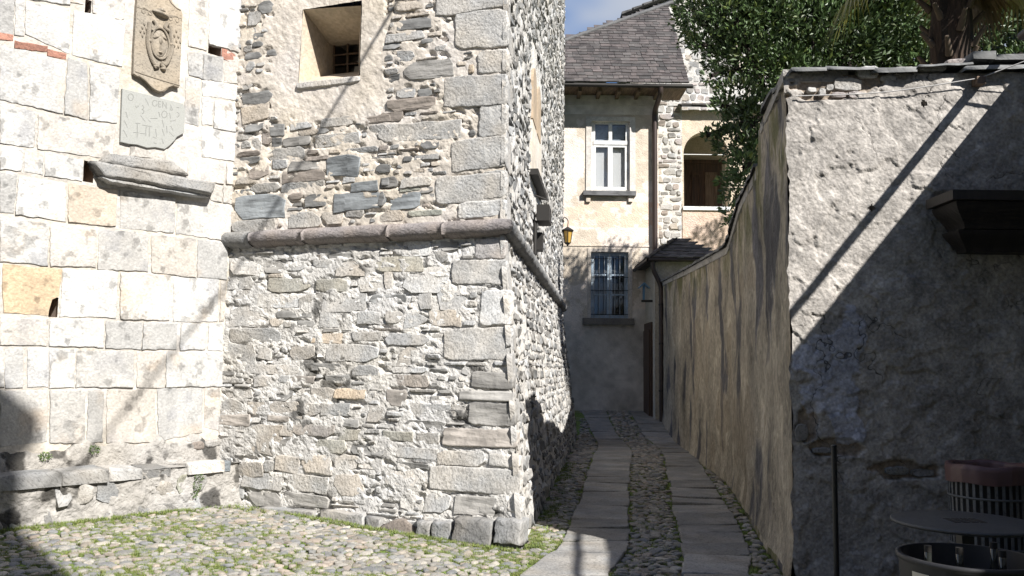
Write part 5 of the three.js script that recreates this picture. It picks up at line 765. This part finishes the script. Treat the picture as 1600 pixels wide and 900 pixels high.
{ // lantern on a bent arm at the far corner of the tower
  const p = atZ(887, 357, -19.9), a = fromUV(FS, 11.2, 0, 0), t = thing('wall_lantern', 'small iron lantern with amber glass hung from a curved arm on the tower corner', 'lantern', p.clone());
  obj(t, 'arm', tube([V3(a.x - 0.02, p.y - 0.05, p.z), V3(a.x + 0.02, p.y + 0.2, p.z), V3(p.x - 0.08, p.y + 0.26, p.z), V3(p.x, p.y + 0.2, p.z), V3(p.x, p.y + 0.04, p.z)], 0.012, 30, 6), M.iron);
  obj(t, 'cap', [new THREE.ConeGeometry(0.16, 0.1, 6).translate(p.x, p.y, p.z), new THREE.CylinderGeometry(0.13, 0.15, 0.025, 6).translate(p.x, p.y - 0.055, p.z)], M.iron);
  obj(t, 'glass', new THREE.CylinderGeometry(0.115, 0.075, 0.27, 6).translate(p.x, p.y - 0.2, p.z), std({ color: lin(0.42, 0.26, 0.06), roughness: 0.3 }));
  const cg = []; for (let k = 0; k < 6; k++) { const an = k / 6 * Math.PI * 2, s = Math.sin(an), c = Math.cos(an); cg.push(bar(V3(p.x + s * 0.08, p.y - 0.34, p.z + c * 0.08), V3(p.x + s * 0.122, p.y - 0.06, p.z + c * 0.122), 0.009, 5)); } cg.push(new THREE.CylinderGeometry(0.085, 0.05, 0.04, 6).translate(p.x, p.y - 0.355, p.z), new THREE.SphereGeometry(0.025, 8, 6).translate(p.x, p.y - 0.39, p.z)); obj(t, 'cage', cg, M.iron);
}
console.log('houses');
// ---------- foliage ----------
function leafMesh(clumps, perVol, size, R, { up = 0.3, long = 2.4 } = {}) {   // many small folded leaves through the volume of each clump
  const pos = [], nor = [], uv = [], col = [], v = V3(), d = V3(), s = V3(), n = V3(), P = V3();
  for (const [c, r, f = 1] of clumps) {
    const N = Math.round(perVol * r * r * f), ck = 0.75 + 0.5 * R();
    for (let i = 0; i < N; i++) {
      v.set(R() * 2 - 1, R() * 2 - 1, R() * 2 - 1); if (v.lengthSq() > 1) { i--; continue; } const L = v.length() || 1; v.multiplyScalar(Math.pow(L, 0.4) / L * 1.0);
      P.copy(c).addScaledVector(V3(v.x, v.y * 0.8, v.z), r * (0.85 + 0.4 * R() * R()));
      d.copy(v).normalize().multiplyScalar(0.8).add(V3(R() - 0.5, R() - 0.5 + up, R() - 0.5).multiplyScalar(1.5)).normalize();
      s.set(R() - 0.5, (R() - 0.5) * 0.5, R() - 0.5).cross(d).normalize(); n.crossVectors(d, s);
      const l = size * (0.7 + 0.6 * R()), w = l / long, fold = 0.25 * w;
      const A = P.clone(), B = P.clone().addScaledVector(d, l * 0.5).addScaledVector(s, w * 0.5).addScaledVector(n, fold), C = P.clone().addScaledVector(d, l).addScaledVector(n, -fold * 0.8), D = P.clone().addScaledVector(d, l * 0.5).addScaledVector(s, -w * 0.5).addScaledVector(n, fold);
      const k = ck * (0.65 + 0.7 * R()), y = R() < 0.12 ? 1.7 : 1, c3 = [0.047 * k * y, 0.08 * k * (y > 1 ? 1.35 : 1), 0.024 * k];
      for (const q of [A, B, C, A, C, D]) { pos.push(q.x, q.y, q.z); uv.push(0, 0); col.push(...c3); }
    }
  }
  const g = new THREE.BufferGeometry(); g.setAttribute('position', new THREE.Float32BufferAttribute(pos, 3)); g.setAttribute('uv', new THREE.Float32BufferAttribute(uv, 2)); g.setAttribute('color', new THREE.Float32BufferAttribute(col, 3)); g.computeVertexNormals(); return g;
}
const leafMat = std({ vertexColors: true, roughness: 0.5, side: THREE.DoubleSide });
const barkMat = std({ color: lin(0.07, 0.055, 0.042), map: woodMap, bumpMap: grainBump, bumpScale: 0.02, roughness: 0.95 });
function treeOf(name, label, base, clumps, trunkTop, perVol, size, R, rTrunk = 0.2) {
  const t = thing(name, label, 'tree', base);
  obj(t, 'trunk', tube([base.clone(), base.clone().lerp(trunkTop, 0.5).add(V3(0.15, 0, 0.1)), trunkTop], rTrunk, 16, 9), barkMat);
  const br = clumps.filter((_, i) => i % 2 === 0).map(([c, r]) => { const a = base.clone().lerp(trunkTop, 0.45 + 0.5 * R()); const L = a.distanceTo(c); return new THREE.TubeGeometry(new THREE.CatmullRomCurve3([a, a.clone().lerp(c, 0.5).add(V3(0, -0.08 * L + 0.1, 0)), c]), 8, 0.02 + 0.008 * L, 5); });
  obj(t, 'limbs', br, barkMat); const m = put(t, new THREE.Mesh(leafMesh(clumps, perVol, size, R), leafMat), 'crown'); return t;
}
{
  const R = rng(314), cl = [], C = (px, py, d, r, f) => { const p = atZ(px, py, -d); cl.push([p, r * 0.92, f]); };
  for (const [px, py, d0, r] of [[1082, 14, 19.3, 0.42], [1108, 50, 19.2, 0.5], [1098, 70, 19, 0.26], [1125, 95, 19, 0.4], [1112, 118, 18.8, 0.22], [1140, 20, 19.4, 0.7], [1165, 90, 19, 0.7], [1150, 150, 18.8, 0.5], [1128, 165, 18.6, 0.24], [1170, 190, 18.6, 0.55], [1148, 222, 18.3, 0.45], [1122, 208, 18.2, 0.2], [1105, 212, 18.1, 0.12], [1180, 235, 18.3, 0.5], [1162, 262, 18, 0.35], [1200, 40, 19.2, 0.8], [1215, 110, 19, 0.8], [1205, 180, 18.8, 0.7], [1145, -30, 19.5, 0.7], [1100, -40, 19.5, 0.6], [1200, -40, 19.5, 0.9], [1265, 20, 19.3, 0.8], [1270, 80, 19, 0.7], [1320, 40, 19.3, 0.8], [1330, 85, 19, 0.6], [1380, 30, 19.4, 0.7], [1385, 80, 19.2, 0.5], [1255, 130, 19, 0.8], [1270, -50, 19.5, 0.9], [1340, -40, 19.6, 0.9], [1410, -20, 19.8, 0.8]]) C(px, py, d0 * 0.915, r);
  for (let i = 0; i < 34; i++) cl.push([V3(lerp(4.4, 8.6, R()), lerp(8.2, 10.4, R()), lerp(-19, -17, R())), lerp(0.5, 0.9, R()), 0.7]);
  treeOf('evergreen_tree', 'broad dark evergreen tree hanging over the garden wall beside the loggia', V3(6.7, 0.1, -18), cl, V3(6.6, 9.5, -18), 1900, 0.135, R, 0.22);
  const c2 = []; for (let i = 0; i < 46; i++) { const p = atZ(lerp(1370, 1680, R()), lerp(-70, 110, R()), -lerp(17.5, 20.5, R())); c2.push([p, lerp(0.35, 0.8, R()), 0.62]); }
  treeOf('garden_tree', 'sparser green tree standing behind the palm trunk', V3(10.2, 0.4, -19.2), c2, V3(10.2, 9, -19.2), 1300, 0.16, R, 0.16);
  const c3 = []; for (const [px, py, d, r] of [[1138, 282, 17, 0.2], [1150, 300, 16.6, 0.3], [1134, 318, 16.6, 0.14], [1146, 335, 16.2, 0.18], [1140, 350, 16, 0.12], [1165, 285, 16.8, 0.3]]) c3.push([atZ(px, py, -d), r, 1.1]);
  const b = atZ(1165, 420, -16.6), t = thing('wall_shrub', 'loose leafy shrub leaning over the garden wall top below the tree', 'shrub', V3(4.35, 0.1, -16.6)); obj(t, 'stem', [tube([V3(4.35, 0.1, -16.6), V3(4.4, 3, -16.6), c3[1][0]], 0.03, 16, 6)], barkMat); put(t, new THREE.Mesh(leafMesh(c3, 1500, 0.13, R), leafMat), 'crown');
}
{ // fan palm
  const R = rng(1618), bp = atZ(1487, 60, -13), b = V3(bp.x, 0.1, -13), top = V3(bp.x - 0.05, 9.6, -13), t = thing('fan_palm', 'fan palm with thick fibrous trunk of old leaf stubs behind the wall', 'palm', b);
  const fib = std({ color: lin(0.075, 0.05, 0.036), map: woodMap, bumpMap: woodMap, bumpScale: 0.04, roughness: 1 });
  const g = new THREE.CylinderGeometry(0.3, 0.27, 9.6, 20, 66), p = g.attributes.position; for (let i = 0; i < p.count; i++) { const a = Math.atan2(p.getZ(i), p.getX(i)), y = p.getY(i), k = 1 + 0.35 * (fb(a * 2.2 + 8, y * 2.5, 3, 161) - 0.5); p.setX(i, p.getX(i) * k); p.setZ(i, p.getZ(i) * k); } g.computeVertexNormals(); g.translate(b.x, 4.9, b.z); obj(t, 'trunk', g, fib);
  const stub = std({ color: lin(0.16, 0.12, 0.085), map: woodMap, roughness: 0.9 });
  for (let i = 0; i < 54; i++) { const a = i * 2.4, y = 5.4 + i * 0.075, r = 0.28, q = V3(b.x + Math.cos(a) * r, y, b.z + Math.sin(a) * r), e = V3(b.x + Math.cos(a) * (r + 0.2), y + 0.2 + 0.1 * R(), b.z + Math.sin(a) * (r + 0.2)); obj(t, 'leaf_stub', bar(q, e, 0.06, 6, 0.03), stub); }
  const fan = (dead, hub) => { const tilt = hub ? -0.75 : dead ? lerp(-1.3, -1.05, R()) : lerp(-0.6, 1.0, R()), az = hub ? Math.atan2(hub.z - top.z, hub.x - top.x) : dead ? (R() < 0.5 ? 0 : Math.PI) + (R() - 0.5) * 1.7 : R() * 6.283, L = lerp(0.8, 1.2, R()), dir = V3(Math.cos(az) * Math.cos(tilt), Math.sin(tilt), Math.sin(az) * Math.cos(tilt)), o = V3(top.x, lerp(8.7, 9.5, R()), top.z), m = hub ? hub.clone() : o.clone().addScaledVector(dir, L).add(V3(0, -0.1, 0)), side = V3(-Math.sin(az), 0, Math.cos(az)), nrm = side.clone().cross(dir).normalize(), pos = [], col = [];
    const cb = dead ? [0.16, 0.11, 0.05] : (R() < 0.35 ? [0.16, 0.15, 0.03] : [0.06, 0.09, 0.022]);
    for (let k = 0; k < 34; k++) { const th = lerp(-2.1, 2.1, (k + 0.5) / 34), ld = dir.clone().multiplyScalar(Math.cos(th)).addScaledVector(side, Math.sin(th)), l = lerp(0.75, 1.0, R()) * (dead ? 0.9 : 1), w = 0.028, sd = ld.clone().cross(nrm).normalize(); const a = m, c = m.clone().addScaledVector(ld, l * 0.55).addScaledVector(nrm, 0.05), e = m.clone().addScaledVector(ld, l).add(V3(0, -0.35 * l, 0)), c1 = c.clone().addScaledVector(sd, w), c2 = c.clone().addScaledVector(sd, -w); for (const q of [a, c1, c2, c1, e, c2]) { pos.push(q.x, q.y, q.z); const kk = 0.8 + 0.4 * h3(k, 4, 6); col.push(cb[0] * kk, cb[1] * kk, cb[2] * kk); } }
    const g = new THREE.BufferGeometry(); g.setAttribute('position', new THREE.Float32BufferAttribute(pos, 3)); g.setAttribute('uv', new THREE.Float32BufferAttribute(new Float32Array(pos.length / 3 * 2), 2)); g.setAttribute('color', new THREE.Float32BufferAttribute(col, 3)); g.computeVertexNormals(); const f = put(t, new THREE.Mesh(g, leafMat), dead ? 'dead_frond' : 'frond'); obj(f, 'petiole', bar(o, m, 0.02, 6, 0.012), dead ? stub : barkMat).position.set(0, 0, 0); };
  for (let i = 0; i < 40; i++) fan(i % 3 === 0);
  for (const h of [V3(7.35, 7.75, -12.4), V3(7.7, 7.6, -12.9), V3(5.75, 7.85, -12.7), V3(5.5, 7.6, -13.2)]) fan(false, h);
}
console.log('trees');
// ---------- bistro things in the shade ----------
{
  const c = atZ(1507, 817, -5.03), y = c.y, g0 = gy(c.x, c.z), t = thing('bistro_table', 'round dark bistro table with slotted centre on a black pedestal', 'table', V3(c.x, g0, c.z));
  const topM = std({ color: lin(0.07, 0.073, 0.076), map: grainMap, roughness: 0.55 });
  obj(t, 'tabletop', new THREE.LatheGeometry([[0, -0.012], [0.375, -0.012], [0.39, -0.004], [0.39, 0.006], [0.378, 0.012], [0, 0.012]].map(([a, b]) => new THREE.Vector2(a, b)), 48).translate(c.x, y, c.z), topM);
  for (let k = 0; k < 4; k++) obj(t, 'slot', bx(c.x - 0.09 + k * 0.05, c.x - 0.055 + k * 0.05, y + 0.0125, y + 0.0145, c.z - 0.07, c.z + 0.07), M.dark);
  obj(t, 'pedestal', [bx(c.x - 0.035, c.x + 0.035, g0 + 0.03, y - 0.05, c.z - 0.035, c.z + 0.035), bx(c.x - 0.15, c.x + 0.15, y - 0.05, y - 0.013, c.z - 0.04, c.z + 0.04)], M.black); obj(t, 'foot', new THREE.LatheGeometry([[0, 0.04], [0.05, 0.04], [0.22, 0.02], [0.24, 0.0], [0, 0]].map(([a, b]) => new THREE.Vector2(a, b)), 32).translate(c.x, g0, c.z), M.black);
}
{
  const p = atZ(1545, 732, -5.95), g0 = gy(p.x, p.z), r = 0.25, h = p.y, t = thing('litter_basket', 'round slatted litter basket lined with a reddish bag against the shaded wall', 'basket', V3(p.x, g0, p.z));
  const gm = std({ color: lin(0.12, 0.125, 0.13), map: grainMap, roughness: 0.6 });
  for (let k = 0; k < 36; k++) { const a = k / 36 * Math.PI * 2; obj(t, 'slat', new THREE.BoxGeometry(0.018, h - g0 - 0.05, 0.006).rotateY(-a + Math.PI / 2).translate(p.x + Math.cos(a) * r, (h + g0) / 2, p.z + Math.sin(a) * r), gm); }
  for (let k = 0; k < 7; k++) obj(t, 'hoop', new THREE.TorusGeometry(r + 0.003, 0.008, 5, 40).rotateX(Math.PI / 2).translate(p.x, lerp(g0 + 0.05, h - 0.02, k / 6), p.z), gm);
  obj(t, 'inner_bin', new THREE.CylinderGeometry(r - 0.03, r - 0.04, h - g0 - 0.04, 32, 1, true).translate(p.x, (h + g0) / 2, p.z), std({ color: lin(0.03, 0.03, 0.03), side: THREE.DoubleSide }));
  const L = [[0.2, -0.12], [0.215, 0.01], [0.235, 0.035], [0.262, 0.03], [0.27, 0.0], [0.268, -0.05], [0.266, -0.085]], g = new THREE.LatheGeometry(L.map(([a, b]) => new THREE.Vector2(a, b)), 64), q = g.attributes.position; for (let i = 0; i < q.count; i++) { const a = Math.atan2(q.getZ(i), q.getX(i)), k = 1 + 0.03 * Math.sin(a * 17) * (vn2(a * 3 + 9, q.getY(i) * 20, 2)); q.setX(i, q.getX(i) * k); q.setZ(i, q.getZ(i) * k); q.setY(i, q.getY(i) + 0.005 * Math.sin(a * 5 + 1)); } g.computeVertexNormals(); obj(t, 'bag', g.translate(p.x, h, p.z), std({ color: lin(0.1, 0.052, 0.05), roughness: 0.5, side: THREE.DoubleSide }));
}
{
  const p = atZ(1512, 868, -4.25), g0 = gy(p.x, p.z), r = 0.305, t = thing('black_tub', 'large black tub with a pale label on its side holding glossy dark bottles', 'tub', V3(p.x, g0, p.z));
  obj(t, 'body', new THREE.LatheGeometry([[0, 0], [r - 0.05, 0], [r - 0.03, 0.02], [r, p.y - g0 - 0.03], [r + 0.012, p.y - g0 - 0.02], [r + 0.012, p.y - g0], [r - 0.01, p.y - g0], [r - 0.05, 0.05], [0, 0.05]].map(([a, b]) => new THREE.Vector2(a, b)), 56).translate(p.x, g0, p.z), std({ color: lin(0.02, 0.02, 0.022), roughness: 0.55 }));
  const lb = new THREE.CylinderGeometry(r + 0.003, r - 0.002, 0.22, 10, 1, true, -1.35, 0.32).translate(p.x, p.y - 0.17, p.z); obj(t, 'label', lb, std({ color: lin(0.6, 0.56, 0.48), roughness: 0.8, side: THREE.DoubleSide }));
  const R = rng(9); for (const [dx, dz] of [[-0.2, 0.02], [-0.07, 0.06], [0.1, 0.12], [0.17, -0.08]]) { const b = thing('bottle', 'glossy dark bottle standing in the black tub', 'bottle', V3(p.x + dx, g0 + 0.06, p.z + dz), 'bottles in the tub'); const Hh = p.y - g0 - 0.06 + 0.02; obj(b, 'body', new THREE.LatheGeometry([[0, 0], [0.04, 0], [0.042, 0.02], [0.042, Hh * 0.75], [0.03, Hh * 0.84], [0.016, Hh * 0.9], [0.016, Hh], [0, Hh]].map(([a, c]) => new THREE.Vector2(a, c)), 24).translate(p.x + dx, g0 + 0.06, p.z + dz), new THREE.MeshPhysicalMaterial({ color: lin(0.02, 0.022, 0.02), roughness: 0.08, clearcoat: 1 })); obj(b, 'cap', new THREE.CylinderGeometry(0.017, 0.017, 0.03, 14).translate(p.x + dx, g0 + 0.06 + Hh + 0.014, p.z + dz), M.iron); }
}
{
  const p = atZ(1303, 697, -6.3), q = V3(p.x, gy(p.x, p.z), p.z), t = thing('iron_post', 'slim black iron post standing before the wall end', 'post', q); obj(t, 'shaft', bar(q, p, 0.019, 12), M.black); obj(t, 'cap', new THREE.SphereGeometry(0.021, 12, 8).scale(1, 0.6, 1).translate(p.x, p.y, p.z), M.black); obj(t, 'base_plate', new THREE.CylinderGeometry(0.07, 0.08, 0.02, 20).translate(q.x, q.y + 0.01, q.z), M.black);
}
{ // round parasol over the tables, beside the frame
  const c = V3(4.2, 2.75, -4.3), t = thing('parasol', 'large dark round parasol shading the bistro tables beside the low house', 'parasol', V3(c.x, gy(c.x, c.z), c.z)), m = std({ color: lin(0.05, 0.05, 0.052), roughness: 0.95, side: THREE.DoubleSide });
  obj(t, 'canopy', new THREE.ConeGeometry(1.34, 0.45, 8, 1, true).translate(c.x, c.y + 0.1, c.z), m); obj(t, 'pole', bar(V3(c.x, 0, c.z), V3(c.x, c.y + 0.3, c.z), 0.025, 10), M.black); obj(t, 'base', new THREE.CylinderGeometry(0.25, 0.28, 0.08, 24).translate(c.x, 0.02, c.z), M.black);
  for (let k = 0; k < 8; k++) { const a = k / 8 * Math.PI * 2; obj(t, 'rib', bar(V3(c.x, c.y + 0.3, c.z), V3(c.x + Math.sin(a) * 1.32, c.y - 0.13, c.z + Math.cos(a) * 1.32), 0.01, 5), M.black); }
}
// ---------- cobbles ----------
{
  const R = rng(808), geos = []; for (let k = 0; k < 6; k++) { let g = new THREE.IcosahedronGeometry(1, 2); g.deleteAttribute('normal'); g.deleteAttribute('uv'); g = mergeVertices(g, 1e-3); const p = g.attributes.position; for (let i = 0; i < p.count; i++) { const x = p.getX(i), y = p.getY(i), z = p.getZ(i), s = 1 + 0.5 * (vn(x * 1.3 + k * 7 + 20, y * 1.3 + 20, z * 1.3 + 20) - 0.5), f = (a) => Math.sign(a) * Math.pow(Math.abs(a), 0.78); p.setXYZ(i, f(x) * s, f(y) * s * 0.85, f(z) * s); } g.computeVertexNormals(); const uv = new Float32Array(p.count * 2); for (let i = 0; i < p.count; i++) { uv[2 * i] = p.getX(i) * 0.1 + k * 0.3; uv[2 * i + 1] = p.getZ(i) * 0.1 + p.getY(i) * 0.05; } g.setAttribute('uv', new THREE.BufferAttribute(uv, 2)); geos.push(g); }
  const tones = [[0.28, 0.265, 0.24], [0.33, 0.305, 0.265], [0.24, 0.235, 0.22], [0.37, 0.345, 0.305], [0.28, 0.25, 0.21], [0.21, 0.21, 0.21], [0.33, 0.28, 0.235]];
  const mats = tones.map((c) => std({ color: lin(...c), map: grainMap, bumpMap: grainBump, bumpScale: 0.006, roughness: 0.9 }));
  const imat = std({ color: 0xffffff, map: grainMap, bumpMap: grainBump, bumpScale: 0.006, roughness: 0.9 });
  const laneRight = (z) => { const s = -z < 12.5 ? (-z - 6.95) / 5.55 : 1 + (-z - 12.5) / 9.8; return -z < 6.95 ? 9 : (s <= 1 ? lerp(2.24, 3.15, s) : lerp(3.15, 3.9, s - 1)); };
  const towerX = (z) => -z < 8.2 ? -99 : 0.12 + 0.122 * (-z - 8.2) + 0.05;
  const frontBlock = (x, z) => { const p = V3(x, 0, z), u = toUV(FF, p), us = toUV(FS, p), d = p.sub(TA); return d.dot(FF.N) < fl(u[0], -2.95) + 0.09 && d.dot(FS.N) < sl(us[0], -2.95) + 0.05; };
  const churchBlock = (x, z) => x < -2 && V3(x, 0, z).sub(CQ).dot(FC.N) < 0.36;
  const all = [];
  const scan = (x0, x1, z0, z1, st) => { let row = 0; for (let z = z0; z > z1; z -= st * 0.82, row++) for (let x = x0 + (row % 2) * st / 2; x < x1; x += st) { const X = x + (R() - 0.5) * st * 0.55, Zz = z + (R() - 0.5) * st * 0.5; if (onSlab(X, Zz, 0.035) || churchBlock(X, Zz) || frontBlock(X, Zz) || X > laneRight(Zz) - 0.07) { R(); continue; } const in2 = Math.abs(X) < 0.62 * -Zz + 0.4; if (!in2 && -Zz > 2) continue; all.push([X, Zz, st]); } };
  scan(-6.2, 4.4, -3.2, -10.6, 0.096); scan(0.1, 3.3, -10.6, -14.5, 0.105); scan(0.4, 4, -14.5, -24.4, 0.125);
  const vis = (x, z) => { const d = -z; return d > 6.4 && Math.abs(x) < 0.585 * d && x < 1.1 ? d : 99; };
  all.sort((a, b) => vis(a[0], a[1]) - vis(b[0], b[1]));
  const buckets = geos.map(() => []), mt = new THREE.Matrix4(), q = new THREE.Quaternion();
  all.forEach(([x, z, st], i) => {
    const k = Math.floor(R() * geos.length), s = st * 0.5, big = Math.pow(R(), 2.5), sx = s * lerp(0.7, 1.55, big * 0.6 + 0.4 * R()), sz = s * lerp(0.62, 1.15, big), sy = s * lerp(0.38, 0.6, R()), y = gy(x, z) + lerp(-0.012, 0.002, R());
    q.setFromEuler(new THREE.Euler((R() - 0.5) * 0.3, R() * 6.28, (R() - 0.5) * 0.3)); const ti = Math.floor(R() * tones.length), br = lerp(0.75, 1.2, R());
    if (i < 300) { const m = new THREE.Mesh(geos[k], mats[ti]); m.name = 'cobble'; setup(m); m.position.set(x, y, z); m.quaternion.copy(q); m.scale.set(sx, sy, sz); lane.add(m); }
    else buckets[k].push([mt.clone().compose(V3(x, y, z), q, V3(sx, sy, sz)), tones[ti].map((c) => c * br)]);
  });
  buckets.forEach((b, k) => { const m = new THREE.InstancedMesh(geos[k], imat, b.length); b.forEach(([mm, c], i) => { m.setMatrixAt(i, mm); m.setColorAt(i, lin(...c)); }); m.name = 'cobble_bed'; setup(m); m.userData.kind = 'stuff'; lane.add(m); });
  console.log('cobbles', all.length);
  // ---------- grass and moss ----------
  const blade = []; const RB = rng(606); for (let k = 0; k < 9; k++) { const a = RB() * 6.28, l = lerp(0.5, 1, RB()), bx0 = (RB() - 0.5) * 0.5, bz0 = (RB() - 0.5) * 0.5, w = 0.07, lean = lerp(0.2, 0.8, RB()); blade.push([bx0 - Math.sin(a) * w, 0, bz0 + Math.cos(a) * w], [bx0 + Math.sin(a) * w, 0, bz0 - Math.cos(a) * w], [bx0 + Math.cos(a) * lean, l, bz0 + Math.sin(a) * lean]); }
  const bg = new THREE.BufferGeometry(); bg.setAttribute('position', new THREE.Float32BufferAttribute(blade.flat(), 3)); bg.setAttribute('uv', new THREE.Float32BufferAttribute(new Float32Array(blade.length * 2), 2)); bg.computeVertexNormals();
  const tufts = []; const T = (x, z, h) => { tufts.push([x, gy(x, z) - 0.004, z, h]); };
  for (let i = 0; i < 420000 && tufts.length < 52000; i++) {
    const x = lerp(-6, 3.9, R()), z = -lerp(5.2, 15, R()); if (churchBlock(x, z) || frontBlock(x, z) || onSlab(x, z, 0) || x > laneRight(z)) continue;
    const n = V3(x, 2.98, z).sub(TA).dot(FF.N), uu = toUV(FF, V3(x, 0, z))[0], df = uu < 0.4 && x < 0.4 ? n - fl(uu, -2.95) - 0.09 : 9, dc = x < -2 ? V3(x, 0, z).sub(CQ).dot(FC.N) - 0.36 : 9, dt = -z > 8.2 && x > 0 ? x - towerX(z) : 9, near = Math.min(df, dc, dt);
    const patchy = fb(x * 2.2 + 20, z * 2.2 + 20, 4, 171), clus = ss(0.42, 0.6, fb(x * 1.7 + 70, z * 1.7 + 70, 4, 177)), p = ss(0.26, 0.02, near + (patchy - 0.5) * 0.3) * (0.06 + 0.9 * clus) * (dt < 0.3 ? 0.35 : 1) + ss(0.46, 0.58, patchy) * (x < 0.9 && z > -8.6 ? 0.85 : 0.1) + 0.06; if (R() > p) continue; T(x, z, near < 0.15 ? lerp(0.015, 0.055, R()) : lerp(0.016, 0.034, R()));
  }
  const gm = new THREE.InstancedMesh(bg, std({ color: 0xffffff, roughness: 0.8, side: THREE.DoubleSide }), tufts.length);
  tufts.forEach(([x, y, z, h], i) => { q.setFromEuler(new THREE.Euler(0, R() * 6.28, 0)); gm.setMatrixAt(i, mt.compose(V3(x, y, z), q, V3(h * 1.2, h, h * 1.2))); const k = lerp(0.7, 1.3, R()), yl = R() * 0.35; gm.setColorAt(i, lin((0.13 + 0.13 * yl) * k, 0.19 * k, 0.05 * k)); });
  gm.name = 'grass'; setup(gm); gm.userData = { kind: 'stuff', label: 'short grass and moss growing between the cobbles and along the wall feet', category: 'grass' }; scene.add(gm);
  console.log('grass', tufts.length);
  // small weeds on the bench
  [[144, 702, 'small green weed growing on the bench beside the dark upright block'], [67, 712, 'tiny pale weed growing on the bench mortar near its shaded end'], [306, 760, 'leafy weed growing from a crack in the bench face']].forEach(([px, py, lb], i) => {
    const F = FC, w = i === 2 ? fromUV(F, ...surfUV(F, () => 0.33, px, py), 0.34) : fromUV(F, ...pxUV(F, px, py), 0.05), t = thing('wall_weed', lb, 'weed', w); const cs = i === 2 ? [[w, 0.05], [w.clone().add(V3(0.02, 0.09, 0)), 0.045], [w.clone().add(V3(-0.02, -0.08, 0.02)), 0.04]] : [[w, 0.045]];
    put(t, new THREE.Mesh(leafMesh(cs.map(([a, r]) => [a, r, 1]), 60000, 0.022, R), std({ color: lin(1.6, 1.6, 1.2), vertexColors: true, roughness: 0.7, side: THREE.DoubleSide })), 'leaves');
  });
}
renderer.render(scene, camera);
